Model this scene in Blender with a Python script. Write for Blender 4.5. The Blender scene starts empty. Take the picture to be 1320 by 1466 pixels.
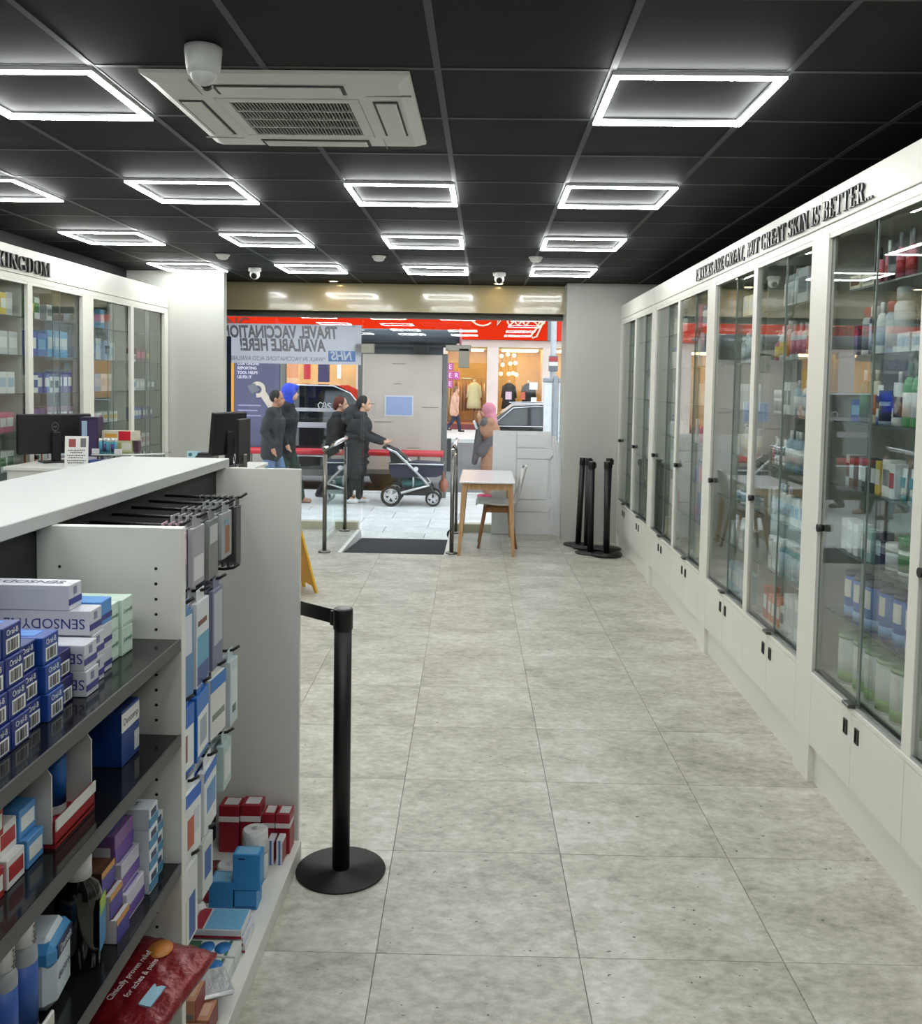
import bpy, bmesh, math, random
from mathutils import Vector, Matrix
random.seed(11)
sc = bpy.context.scene
COL = sc.collection
PI = math.pi

# ------------------------------------------------------------------ camera
FPX, CYP, CAMH = 1325.0, 626.0, 1.717        # focal length / principal row in photo pixels, eye height
PITCH, YAW, ROLL = .0602, -.025, -.017
def cam_axes():
    cp, sp, cy, sy = math.cos(PITCH), math.sin(PITCH), math.cos(YAW), math.sin(YAW)
    f = Vector((sy*cp, cy*cp, -sp)); r = Vector((cy, -sy, 0)); d = f.cross(r)
    cr, sr = math.cos(ROLL), math.sin(ROLL)
    return cr*r + sr*d, -sr*r + cr*d, f
RX, DX, FX = cam_axes()
cd = bpy.data.cameras.new('camera'); cam = bpy.data.objects.new('camera', cd); COL.objects.link(cam)
cd.sensor_fit = 'HORIZONTAL'; cd.sensor_width = 36.0; cd.lens = FPX/1320*36
cd.shift_y = -(733-CYP)/1320; cd.clip_start = .02; cd.clip_end = 300
m3 = Matrix((RX, -DX, -FX)).transposed()
cam.matrix_world = Matrix.Translation((0, 0, CAMH)) @ m3.to_4x4()
sc.camera = cam

# ------------------------------------------------------------------ sky and exposure
w = bpy.data.worlds.new('overcast_sky'); sc.world = w; w.use_nodes = True
bg = w.node_tree.nodes['Background']; bg.inputs[0].default_value = (.86, .93, 1.0, 1); bg.inputs[1].default_value = 1.55
sc.view_settings.view_transform = 'Standard'; sc.view_settings.look = 'None'
sc.view_settings.gamma = 1.0; sc.view_settings.exposure = 0.75; sc.view_settings.use_curve_mapping = False
sc.cycles.use_denoising = True; sc.cycles.max_bounces = 8; sc.cycles.transparent_max_bounces = 40
sc.cycles.diffuse_bounces = 4; sc.cycles.glossy_bounces = 4
sc.cycles.sample_clamp_indirect = 6.0; sc.cycles.caustics_reflective = False; sc.cycles.caustics_refractive = False
LED = 37.5

# pixel -> direction -> point on a known plane
def ray(u, v): return RX*((u-660)/FPX) + DX*((v-CYP)/FPX) + FX
def onz(u, v, z=0):
    d = ray(u, v); t = (z-CAMH)/d.z; return Vector((d.x*t, d.y*t, z))
def ony(u, v, y):
    d = ray(u, v); t = y/d.y; return Vector((d.x*t, y, CAMH+d.z*t))
def onx(u, v, x):
    d = ray(u, v); t = x/d.x; return Vector((x, d.y*t, CAMH+d.z*t))

# ------------------------------------------------------------------ materials
def lin(c):
    o = []
    for k in c[:3]:
        k /= 255.0
        o.append(k/12.92 if k <= .04045 else ((k+.055)/1.055)**2.4)
    return (o[0], o[1], o[2], 1.0)
MATS = {}
def mat(name, rgb=(200,200,200), rough=.5, metal=0.0, spec=.5, var=.06, scale=14.0, bump=0.0, emit=None, estr=0.0, coat=0.0, bscale=None):
    if name in MATS: return MATS[name]
    m = bpy.data.materials.new(name); MATS[name] = m; m.use_nodes = True
    nt = m.node_tree; b = nt.nodes['Principled BSDF']
    b.inputs['Roughness'].default_value = rough; b.inputs['Metallic'].default_value = metal
    b.inputs['Specular IOR Level'].default_value = spec
    if coat: b.inputs['Coat Weight'].default_value = coat; b.inputs['Coat Roughness'].default_value = .05
    tc = nt.nodes.new('ShaderNodeTexCoord'); n = nt.nodes.new('ShaderNodeTexNoise')
    n.inputs['Scale'].default_value = scale; n.inputs['Detail'].default_value = 3
    nt.links.new(tc.outputs['Object'], n.inputs['Vector'])
    r = nt.nodes.new('ShaderNodeValToRGB'); L = lin(rgb)
    r.color_ramp.elements[0].position = .3; r.color_ramp.elements[1].position = .7
    r.color_ramp.elements[0].color = tuple(max(0, k*(1-var)) for k in L[:3])+(1,)
    r.color_ramp.elements[1].color = tuple(min(1, k*(1+var)) for k in L[:3])+(1,)
    nt.links.new(n.outputs['Fac'], r.inputs['Fac']); nt.links.new(r.outputs['Color'], b.inputs['Base Color'])
    if bump:
        bp = nt.nodes.new('ShaderNodeBump'); bp.inputs['Strength'].default_value = bump; bp.inputs['Distance'].default_value = .01
        if bscale:
            n2 = nt.nodes.new('ShaderNodeTexNoise'); n2.inputs['Scale'].default_value = bscale; n2.inputs['Detail'].default_value = 4
            nt.links.new(tc.outputs['Object'], n2.inputs['Vector']); nt.links.new(n2.outputs['Fac'], bp.inputs['Height'])
        else: nt.links.new(n.outputs['Fac'], bp.inputs['Height'])
        nt.links.new(bp.outputs['Normal'], b.inputs['Normal'])
    if emit:
        b.inputs['Emission Color'].default_value = lin(emit); b.inputs['Emission Strength'].default_value = estr
    return m
def pm(rgb, rough=.42):                       # plain printed / plastic colour
    return mat('print_%d_%d_%d_%d' % (rgb[0], rgb[1], rgb[2], int(rough*100)), rgb, rough, var=.03)
def glass(name, tint=(.93,.96,.95), base=.045, power=5.0, rough=0.0):
    if name in MATS: return MATS[name]
    m = bpy.data.materials.new(name); MATS[name] = m; m.use_nodes = True; nt = m.node_tree
    nt.nodes.remove(nt.nodes['Principled BSDF']); N = nt.nodes.new; K = nt.links.new
    g = N('ShaderNodeNewGeometry'); dp = N('ShaderNodeVectorMath'); dp.operation = 'DOT_PRODUCT'
    K(g.outputs['Normal'], dp.inputs[0]); K(g.outputs['Incoming'], dp.inputs[1])
    ab = N('ShaderNodeMath'); ab.operation = 'ABSOLUTE'; K(dp.outputs['Value'], ab.inputs[0])
    om = N('ShaderNodeMath'); om.operation = 'SUBTRACT'; om.inputs[0].default_value = 1.0; K(ab.outputs[0], om.inputs[1])
    pw = N('ShaderNodeMath'); pw.operation = 'POWER'; K(om.outputs[0], pw.inputs[0]); pw.inputs[1].default_value = power
    ma = N('ShaderNodeMath'); ma.operation = 'MULTIPLY_ADD'; K(pw.outputs[0], ma.inputs[0]); ma.inputs[1].default_value = .9; ma.inputs[2].default_value = base
    t = N('ShaderNodeBsdfTransparent'); t.inputs[0].default_value = tuple(tint)+(1,)
    gl = N('ShaderNodeBsdfGlossy'); gl.inputs['Roughness'].default_value = rough; gl.inputs['Color'].default_value = (1,1,1,1)
    mx = N('ShaderNodeMixShader'); K(ma.outputs[0], mx.inputs[0]); K(t.outputs[0], mx.inputs[1]); K(gl.outputs[0], mx.inputs[2])
    K(mx.outputs[0], nt.nodes['Material Output'].inputs['Surface'])
    return m

def stone_mat(name, c0, c1, c2, rough, sx=1.0, sy=1.0):
    m = bpy.data.materials.new(name); MATS[name] = m; m.use_nodes = True; nt = m.node_tree; N = nt.nodes.new; K = nt.links.new
    b = nt.nodes['Principled BSDF']; b.inputs['Roughness'].default_value = rough; b.inputs['Specular IOR Level'].default_value = .35
    g = N('ShaderNodeNewGeometry'); oi = N('ShaderNodeObjectInfo')
    mp = N('ShaderNodeMapping'); mp.inputs['Scale'].default_value = (sx, sy, 1)
    cb = N('ShaderNodeVectorMath'); cb.operation = 'MULTIPLY_ADD'
    cc = N('ShaderNodeCombineXYZ'); K(oi.outputs['Random'], cc.inputs[0]); K(oi.outputs['Random'], cc.inputs[1]); K(oi.outputs['Random'], cc.inputs[2])
    K(cc.outputs[0], cb.inputs[0]); cb.inputs[1].default_value = (19, 23, 7); K(g.outputs['Position'], cb.inputs[2])
    K(cb.outputs[0], mp.inputs['Vector'])
    n1 = N('ShaderNodeTexNoise'); n1.inputs['Scale'].default_value = 2.6; n1.inputs['Detail'].default_value = 9; n1.inputs['Roughness'].default_value = .68
    n2 = N('ShaderNodeTexNoise'); n2.inputs['Scale'].default_value = 22; n2.inputs['Detail'].default_value = 12; n2.inputs['Roughness'].default_value = .7
    K(mp.outputs[0], n1.inputs['Vector']); K(mp.outputs[0], n2.inputs['Vector'])
    ad = N('ShaderNodeMath'); ad.operation = 'MULTIPLY_ADD'; K(n1.outputs['Fac'], ad.inputs[0]); ad.inputs[1].default_value = .5
    a2 = N('ShaderNodeMath'); a2.operation = 'MULTIPLY'; K(n2.outputs['Fac'], a2.inputs[0]); a2.inputs[1].default_value = .5
    K(a2.outputs[0], ad.inputs[2])
    r = N('ShaderNodeValToRGB'); e = r.color_ramp.elements
    e[0].position = .36; e[0].color = lin(c0); e[1].position = .62; e[1].color = lin(c2)
    x = e.new(.49); x.color = lin(c1)
    K(ad.outputs[0], r.inputs['Fac'])
    n3 = N('ShaderNodeTexNoise'); n3.inputs['Scale'].default_value = 34; n3.inputs['Detail'].default_value = 2; K(mp.outputs[0], n3.inputs['Vector'])
    sp = N('ShaderNodeMapRange'); sp.inputs[1].default_value = .72; sp.inputs[2].default_value = .76; K(n3.outputs['Fac'], sp.inputs[0])
    mk = N('ShaderNodeMix'); mk.data_type = 'RGBA'; K(sp.outputs[0], mk.inputs[0]); K(r.outputs['Color'], mk.inputs[6]); mk.inputs[7].default_value = lin((96,94,86))
    K(mk.outputs[2], b.inputs['Base Color'])
    bp = N('ShaderNodeBump'); bp.inputs['Strength'].default_value = .06; bp.inputs['Distance'].default_value = .004
    K(n2.outputs['Fac'], bp.inputs['Height']); K(bp.outputs['Normal'], b.inputs['Normal'])
    return m
def wood(name, c0, c1):
    m = bpy.data.materials.new(name); MATS[name] = m; m.use_nodes = True; nt = m.node_tree; N = nt.nodes.new; K = nt.links.new
    b = nt.nodes['Principled BSDF']; b.inputs['Roughness'].default_value = .5
    tc = N('ShaderNodeTexCoord'); mp = N('ShaderNodeMapping'); mp.inputs['Scale'].default_value = (40, 40, 3)
    n = N('ShaderNodeTexNoise'); n.inputs['Scale'].default_value = 1.5; n.inputs['Detail'].default_value = 5
    K(tc.outputs['Object'], mp.inputs['Vector']); K(mp.outputs[0], n.inputs['Vector'])
    r = N('ShaderNodeValToRGB'); r.color_ramp.elements[0].color = lin(c0); r.color_ramp.elements[1].color = lin(c1)
    r.color_ramp.elements[0].position = .35; r.color_ramp.elements[1].position = .65
    K(n.outputs['Fac'], r.inputs['Fac']); K(r.outputs['Color'], b.inputs['Base Color'])
    return m

WHITE = mat('white_laminate', (226,226,221), .38, var=.015, scale=3)
CREAM = mat('cream_laminate', (222,221,212), .36, var=.015, scale=3)
INNER = mat('cabinet_interior', (205,203,192), .5, var=.02, scale=3)
BLACK = mat('black_plastic', (14,14,15), .42, var=.1)
BLACKM = mat('black_powder_coat', (10,10,11), .48, var=.1)
DKSHELF = mat('black_gloss_shelf', (20,21,22), .12, var=.05)
ALU = mat('brushed_aluminium', (190,192,192), .3, 1.0, var=.04, scale=40)
STEEL = mat('stainless_steel', (126,124,118), .34, 1.0, var=.06, scale=30)
CHROME = mat('chrome', (225,225,228), .12, 1.0, var=.02)
CLEAR = glass('clear_glass', (.89,.92,.91), .05)
SHOPGLASS = glass('shopfront_glass', (.95,.97,.97), .035)
SHELFGLASS = glass('shelf_glass', (.82,.87,.85), .06)
PLASTIC = glass('clear_film', (.9,.92,.93), .1, 3.0, .12)

# ------------------------------------------------------------------ mesh builder
class G:
    def __init__(s): s.v = []; s.f = []; s.s = []; s.m = []; s.mi = 0
    def add(s, vs, fs, smooth=False):
        o = len(s.v); s.v += [tuple(p) for p in vs]
        for f in fs: s.f.append(tuple(i+o for i in f)); s.s.append(smooth); s.m.append(s.mi)
        return s
    def box(s, x0, x1, y0, y1, z0, z1):
        v = [(x0,y0,z0),(x1,y0,z0),(x1,y1,z0),(x0,y1,z0),(x0,y0,z1),(x1,y0,z1),(x1,y1,z1),(x0,y1,z1)]
        return s.add(v, [(0,3,2,1),(4,5,6,7),(0,1,5,4),(1,2,6,5),(2,3,7,6),(3,0,4,7)])
    def cbox(s, x0, x1, y0, y1, z0, z1, c=.004):
        c = min(c, (x1-x0)*.45, (y1-y0)*.45, (z1-z0)*.45)
        L = ((x0,x1),(y0,y1),(z0,z1)); v = []; ix = {}
        for a in (0,1):
            for b in (0,1):
                for d in (0,1):
                    sg = (a,b,d)
                    for ax in range(3):
                        p = [L[k][sg[k]] + (0 if k == ax else (c if sg[k] == 0 else -c)) for k in range(3)]
                        ix[(sg,ax)] = len(v); v.append(p)
        F = []
        for ax in range(3):
            o = [k for k in range(3) if k != ax]
            for t in (0,1):
                q = []
                for (a,b) in ((0,0),(1,0),(1,1),(0,1)):
                    sg = [0,0,0]; sg[ax] = t; sg[o[0]] = a; sg[o[1]] = b; q.append(ix[(tuple(sg),ax)])
                F.append(tuple(q))
            for a in (0,1):
                for b in (0,1):
                    q = []
                    for t, ff in ((0,0),(1,0),(1,1),(0,1)):
                        sg = [0,0,0]; sg[ax] = t; sg[o[0]] = a; sg[o[1]] = b; q.append(ix[(tuple(sg),o[ff])])
                    F.append(tuple(q))
        for a in (0,1):
            for b in (0,1):
                for d in (0,1): F.append(tuple(ix[((a,b,d),k)] for k in range(3)))
        return s.add(v, F)
    def cyl(s, p0, p1, r0, r1=None, n=16, cap=True, smooth=True):
        r1 = r0 if r1 is None else r1
        p0 = Vector(p0); p1 = Vector(p1); d = (p1-p0).normalized()
        a = d.orthogonal().normalized(); b = d.cross(a)
        v = []
        for p, r in ((p0,r0),(p1,r1)):
            for i in range(n):
                t = 2*PI*i/n; v.append(p + a*(r*math.cos(t)) + b*(r*math.sin(t)))
        s.add(v, [(i,(i+1)%n,n+(i+1)%n,n+i) for i in range(n)], smooth)
        if cap: s.add(v, [tuple(range(n-1,-1,-1)), tuple(range(n,2*n))])
        return s
    def lathe(s, prof, n=20, c=(0,0,0), sx=1.0, sy=1.0, smooth=True, cap=True):
        v = []
        for r, z in prof:
            for i in range(n):
                t = 2*PI*i/n; v.append((c[0]+sx*r*math.cos(t), c[1]+sy*r*math.sin(t), c[2]+z))
        m = len(prof)
        s.add(v, [(k*n+i, k*n+(i+1)%n, (k+1)*n+(i+1)%n, (k+1)*n+i) for k in range(m-1) for i in range(n)], smooth)
        if cap: s.add(v, [tuple(range(n-1,-1,-1)), tuple(range((m-1)*n, m*n))])
        return s
    def tube(s, pts, r, n=8, closed=False, cap=True):
        P = [Vector(p) for p in pts]; v = []; m = len(P); a = None
        for k, p in enumerate(P):
            if closed: d = P[(k+1)%m]-P[k-1]
            else: d = P[min(k+1,m-1)]-P[max(k-1,0)]
            d.normalize()
            if a is None: a = d.orthogonal().normalized()
            else:
                a = a - d*a.dot(d)
                a = a.normalized() if a.length > 1e-6 else d.orthogonal().normalized()
            b = d.cross(a); rr = r[k] if isinstance(r, (list, tuple)) else r
            for i in range(n):
                t = 2*PI*i/n; v.append(p + a*(rr*math.cos(t)) + b*(rr*math.sin(t)))
        K = m if closed else m-1
        s.add(v, [(k*n+i, k*n+(i+1)%n, ((k+1)%m)*n+(i+1)%n, ((k+1)%m)*n+i) for k in range(K) for i in range(n)], True)
        if cap and not closed: s.add(v, [tuple(range(n-1,-1,-1)), tuple(range((m-1)*n, m*n))])
        return s
    def prism(s, poly, a, b, axis='z', smooth=False):
        n = len(poly)
        def P(q, t): return (t,q[0],q[1]) if axis == 'x' else ((q[0],t,q[1]) if axis == 'y' else (q[0],q[1],t))
        v = [P(q,a) for q in poly] + [P(q,b) for q in poly]
        s.add(v, [tuple(range(n-1,-1,-1)), tuple(range(n,2*n))])
        return s.add(v, [(i,(i+1)%n,n+(i+1)%n,n+i) for i in range(n)], smooth)
    def ball(s, c, r, nu=16, nv=10):
        if not isinstance(r, (tuple, list)): r = (r,r,r)
        v = []; 
        for j in range(1, nv):
            ph = PI*j/nv
            for i in range(nu):
                t = 2*PI*i/nu; v.append((c[0]+r[0]*math.sin(ph)*math.cos(t), c[1]+r[1]*math.sin(ph)*math.sin(t), c[2]+r[2]*math.cos(ph)))
        a = len(v); v.append((c[0],c[1],c[2]+r[2])); v.append((c[0],c[1],c[2]-r[2]))
        F = [(j*nu+i, (j+1)*nu+i, (j+1)*nu+(i+1)%nu, j*nu+(i+1)%nu) for j in range(nv-2) for i in range(nu)]
        F += [(a, i, (i+1)%nu) for i in range(nu)] + [(a+1, (nv-2)*nu+(i+1)%nu, (nv-2)*nu+i) for i in range(nu)]
        return s.add(v, F, True)
    def mesh(s, name, mats):
        me = bpy.data.meshes.new(name); me.from_pydata(s.v, [], s.f)
        me.polygons.foreach_set('use_smooth', s.s); me.polygons.foreach_set('material_index', s.m)
        bm = bmesh.new(); bm.from_mesh(me); bmesh.ops.remove_doubles(bm, verts=bm.verts, dist=1e-6)
        bmesh.ops.recalc_face_normals(bm, faces=bm.faces); bm.to_mesh(me); bm.free()
        if not isinstance(mats, (list, tuple)): mats = [mats]
        for m in mats: me.materials.append(m)
        return me

def tag(o, label=None, cat=None, group=None, kind=None):
    if label: o['label'] = label
    if cat: o['category'] = cat
    if group: o['group'] = group
    if kind: o['kind'] = kind
    return o
def put(name, me, parent=None, loc=(0,0,0), rot=(0,0,0), label=None, cat=None, group=None, kind=None):
    if isinstance(me, G): raise TypeError
    o = bpy.data.objects.new(name, me); COL.objects.link(o)
    o.location = loc; o.rotation_euler = rot if isinstance(rot, (tuple, list)) else (0,0,rot)
    if parent is not None: o.parent = parent
    return tag(o, label, cat, group, kind)
def ob(name, g, m, parent=None, loc=(0,0,0), rot=(0,0,0), label=None, cat=None, group=None, kind=None):
    return put(name, g.mesh(name, m), parent, loc, rot, label, cat, group, kind)
def thing(name, label, cat, loc=(0,0,0), rot=0.0, group=None):
    o = bpy.data.objects.new(name, None); COL.objects.link(o); o.empty_display_size = .1
    o.location = loc; o.rotation_euler = rot if isinstance(rot, (tuple, list)) else (0,0,rot)
    return tag(o, label, cat, group)
TXT = {}
def text_me(body, size, m, ext=.0004, align='CENTER', shear=0.0, offset=0.0, sx=1.0):
    k = (body, size, m.name, ext, align, shear, offset, sx)
    if k in TXT: return TXT[k]
    c = bpy.data.curves.new('lettering', 'FONT'); c.body = body; c.size = size; c.extrude = ext; c.align_x = align; c.align_y = 'CENTER'
    c.shear = shear; c.offset = offset; c.resolution_u = 3
    o = bpy.data.objects.new('lettering', c); me = bpy.data.meshes.new_from_object(o)
    bpy.data.objects.remove(o); bpy.data.curves.remove(c); me.materials.clear(); me.materials.append(m)
    if sx != 1.0:
        for q in me.vertices: q.co.x *= sx
    TXT[k] = me
    return me
# text lies in its local XY plane facing +Z; these rotations stand it on a face
FACE = {'-y': (PI/2,0,0), '+y': (PI/2,0,PI), '+x': (PI/2,0,PI/2), '-x': (PI/2,0,-PI/2), '+z': (0,0,0)}
ORD = ['first','second','third','fourth','fifth','sixth','seventh','eighth','ninth','tenth','eleventh','twelfth','thirteenth','fourteenth','fifteenth','sixteenth','seventeenth','eighteenth','nineteenth','twentieth']

# ================================================================== room shell
XL, XR, YB, CZ = -3.65, 1.86, -2.6, 2.793
FT = stone_mat('floor_tile_stone', (140,137,126), (178,175,164), (208,206,198), .36, 1.0, 1.35)
fl = ob('floor', G().box(XL-.1, XR+.1, YB-.1, 9.08, -.3, -.005).box(XL-.1, -1.43, 9.08, 10.64, -.3, -.005).box(-.34, XR+.1, 9.08, 10.64, -.3, -.005),
        mat('floor_joint', (120,118,110), .7), label='pale grey stone-look tiled shop floor', cat='floor', kind='structure')
PHI, TW, AX, AY = .0159, .610, -.2525, 2.677
def clip(poly, a, b, c):                       # keep a*x+b*y<=c
    o = []
    for i in range(len(poly)):
        p, q = poly[i-1], poly[i]; dp = a*p[0]+b*p[1]-c; dq = a*q[0]+b*q[1]-c
        if (dp <= 0) != (dq <= 0):
            t = dp/(dp-dq); o.append((p[0]+(q[0]-p[0])*t, p[1]+(q[1]-p[1])*t))
        if dq <= 0: o.append(q)
    return o
c_, s_ = math.cos(PHI), math.sin(PHI); j = .0012
full = None
for i in range(-7, 5):
    for k in range(-9, 14):
        x0, x1, y0, y1 = AX+i*TW+j, AX+(i+1)*TW-j, AY+k*TW+j, AY+(k+1)*TW-j
        q = [(c_*x-s_*y, s_*x+c_*y) for x, y in ((x0,y0),(x1,y0),(x1,y1),(x0,y1))]
        q = clip(clip(clip(clip(q, -1,0,-XL), 1,0,XR), 0,-1,-YB), 0,1,10.5)
        if len(q) < 3: continue
        parts = [q]
        if max(p[1] for p in q) > 9.08 and min(p[0] for p in q) < -.34 and max(p[0] for p in q) > -1.43:
            parts = [clip(q, 0,1,9.08), clip(clip(q, 0,-1,-9.08), 1,0,-1.43), clip(clip(q, 0,-1,-9.08), -1,0,.34)]
        cx = sum(p[0] for p in q)/len(q); cy = sum(p[1] for p in q)/len(q)
        g = G(); ok = False
        for P in parts:
            if len(P) >= 3: g.prism([(p[0]-cx, p[1]-cy) for p in P], -.0049, 0); ok = True
        if ok: ob('floor_tile', g, FT, fl, (cx,cy,0))

# ceiling: black tiles dropped in a grey T-bar grid
CT = mat('black_ceiling_tile', (13,14,16), .65, spec=.2, var=.15, scale=60)
TB = mat('grey_t_bar', (62,64,67), .5, .0, spec=.3, var=.04)
ceil = ob('ceiling', G().box(XL-.1, XR+.1, YB-.1, 10.64, 2.80, 2.95), mat('ceiling_void', (12,12,13), .8), label='black suspended tile ceiling with grey grid', cat='ceiling', kind='structure')
GX, GY = -3.184, 3.249
xs = [XL]+[GX+.6*k for k in range(-1, 10) if XL < GX+.6*k < XR]+[XR]
ys = [YB]+[GY+.6*k for k in range(-10, 13) if YB < GY+.6*k < 10.3]+[10.4]
cache = {}
for a in range(len(xs)-1):
    for b in range(len(ys)-1):
        dx, dy = xs[a+1]-xs[a], ys[b+1]-ys[b]; key = (round(dx,3), round(dy,3))
        if key not in cache: cache[key] = G().cbox(-dx/2+.008, dx/2-.008, -dy/2+.008, dy/2-.008, -.007, .006, .003).mesh('ceiling_tile', CT)
        put('ceiling_tile', cache[key], ceil, ((xs[a]+xs[a+1])/2, (ys[b]+ys[b+1])/2, CZ+.004))
for x in xs[1:-1]: ob('grid_rail', G().box(-.012, .012, YB, 10.4, 0, .012), TB, ceil, (x,0,CZ-.006))
for y in ys[1:-1]: ob('grid_rail', G().box(XL, XR, -.011, .011, 0, .01), TB, ceil, (0,y,CZ-.005))

WALLDK = mat('charcoal_wall_paint', (20,20,22), .7, var=.05)
WALLW = mat('white_wall_paint', (186,187,181), .5, var=.015, scale=2)
ob('wall_left', G().box(XL-.15, XL, YB, 10.64, -.02, 2.8), WALLDK, label='dark side wall behind the left glass cabinets', cat='wall', kind='structure')
ob('wall_right', G().box(XR, XR+.15, YB, 10.64, -.02, 2.8), WALLDK, label='dark side wall behind the right glass cabinets', cat='wall', kind='structure')
ob('wall_back', G().box(XL-.15, XR+.15, YB-.15, YB, -.02, 2.8), WALLW, label='white wall behind the camera', cat='wall', kind='structure')
ob('wall_front_left', G().box(XL, -2.655, 9.36, 9.46, 0, CZ-.008), WALLW, label='white wall beside the left glass cabinets next to the shopfront', cat='wall', kind='structure')
ob('wall_front_right', G().box(.86, XR, 10.0, 10.62, 0, CZ-.008), WALLW, label='white wall behind the black barrier posts', cat='wall', kind='structure')
BULK = mat('cream_gloss_bulkhead', (172,162,126), .14, var=.03, scale=2, coat=.4)
ob('wall_bulkhead', G().box(XL, .86, 10.34, 10.62, 2.49, CZ-.008).box(XL, .86, 10.30, 10.345, 2.475, 2.50), BULK, label='glossy cream bulkhead above the shop window', cat='wall', kind='structure')

# shopfront: sill, glass, door
SILL = mat('beige_sill', (196,192,172), .45, var=.03)
GY0 = 10.57
ob('trim_1', G().box(XL, -1.43, 10.5, 10.64, 0, .085), SILL, label='low beige sill under the left shop window', cat='sill', kind='structure')
ob('trim_2', G().box(-.34, .86, 10.5, 10.64, 0, .09), SILL, label='low beige sill under the right shop window', cat='sill', kind='structure')
ob('trim_3', G().box(XL, .86, 10.50, 10.64, 2.42, 2.49), mat('dark_head_rail', (74,74,66), .4), label='dark head rail above the shop window', cat='rail', kind='structure')
def pane(name, x0, x1, z0, z1, label, y=GY0):
    return ob(name, G().box(x0, x1, y-.005, y+.005, z0, z1), SHOPGLASS, label=label, cat='window', kind='structure')
pane('window_1', XL, -1.405, .085, 2.42, 'left shop window pane behind the vaccination banner')
pane('window_2', -.285, .86, .09, 2.42, 'right shop window pane behind the table')
pane('window_3', -1.40, -.29, 2.11, 2.42, 'glass panel above the entrance door')
dr = thing('door_1', 'frameless glass entrance door with steel patch fittings', 'door', (-1.385, GY0, -.11)); tag(dr, kind='structure')
ob('door_glass', G().box(0, 1.08, -.006, .006, .01, 2.205), SHOPGLASS, dr)
FIT = mat('satin_patch_fitting', (150,148,140), .4, .6, var=.03)
ob('patch_fitting', G().cbox(-.10, .115, -.03, .03, 2.13, 2.24, .004).cbox(-.10, .03, -.032, .032, 2.19, 2.235, .004), FIT, dr)
ob('patch_fitting', G().cbox(.93, 1.22, -.03, .03, 2.17, 2.24, .004).cbox(1.08, 1.20, -.03, .03, 1.98, 2.20, .004), FIT, dr)
ob('lock_disc', G().cyl((1.03,-.02,.07), (1.03,.02,.07), .055, n=20), mat('lock_disc', (50,50,54), .5), dr)

# ramp in the doorway with its black entrance mat
rm = thing('trim_4', 'white sided entrance ramp sloping down to the street door', 'ramp', (0,0,0)); tag(rm, kind='structure')
ob('ramp_slope', G().prism([(9.08,-.012),(10.62,-.12),(10.62,-.3),(9.08,-.3)], -1.43, -.34, 'x'), mat('ramp_grey', (150,150,145), .6), rm)
for x0, x1 in ((-1.435,-1.395), (-.375,-.335)):
    ob('ramp_kerb', G().prism([(9.06,.004),(10.5,.004),(10.62,-.11),(9.08,-.02)], x0, x1, 'x'), mat('white_kerb', (228,228,224), .45), rm)
MATM = mat('entrance_mat_fibre', (46,48,52), .95, var=.5, scale=260, bump=.5, bscale=300)
ob('entrance_mat', G().prism([(9.10,-.013),(10.56,-.115),(10.56,-.104),(9.10,-.002)], -1.385, -.385, 'x'), MATM, label='dark grey ribbed entrance mat on the doorway ramp', cat='mat')

# ------------------------------------------------------------------ LED frame lights
EM = mat('led_diffuser', (245,248,255), .5, emit=(247,250,247), estr=LED, var=0)
lh = G(); 
for a, b, c, d in ((-.298,.298,-.298,-.274),(-.298,.298,.274,.298),(-.298,-.274,-.274,.274),(.274,.298,-.274,.274)): lh.box(a,b,c,d,-.014,0)
lhm = lh.mesh('led_housing', mat('white_led_housing', (225,226,228), .4))
ld = G()
for a, b, c, d in ((-.297,.297,-.297,-.273),(-.297,.297,.273,.297),(-.297,-.273,-.273,.273),(.273,.297,-.273,.273)): ld.box(a,b,c,d,-.021,-.014)
ldm = ld.mesh('led_diffuser', EM)
colname = {0:'column nearest the left cabinets', 2:'second column from the left', 4:'third column from the left', 6:'column nearest the right cabinets'}
rowname = {-6:'behind the camera', -3:'above the camera', 0:'nearest the camera', 3:'in the second row', 6:'in the third row', 9:'in the row nearest the shopfront'}
for c in (0,2,4,6):
    for r in (-6,-3,0,3,6,9):
        if c == 4 and r == 0: continue
        t = thing('led_frame_light', 'square LED frame light %s, %s' % (rowname[r], colname[c]), 'light', (GX+.6*c+.3, GY+.6*r+.3, CZ-.006), group='square LED ceiling lights')
        put('housing', lhm, t); put('diffuser', ldm, t)

# warm downlights washing the bulkhead
dlh = G().lathe([(.058,0),(.058,-.006),(.042,-.008),(.042,0)], 24).mesh('bezel', mat('downlight_bezel', (210,208,200), .35))
dle = G().cyl((0,0,-.003), (0,0,-.0055), .04, n=24).mesh('lens', mat('warm_lamp_lens', (255,240,210), .5, emit=(255,214,150), estr=40, var=0))
for x, n in ((-1.67,'left'), (.127,'right')):
    t = thing('downlight', 'small round warm downlight in front of the bulkhead, %s one' % n, 'light', (x,10.13,CZ-.006), group='warm downlights')
    put('bezel', dlh, t); put('lens', dle, t)

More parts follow.
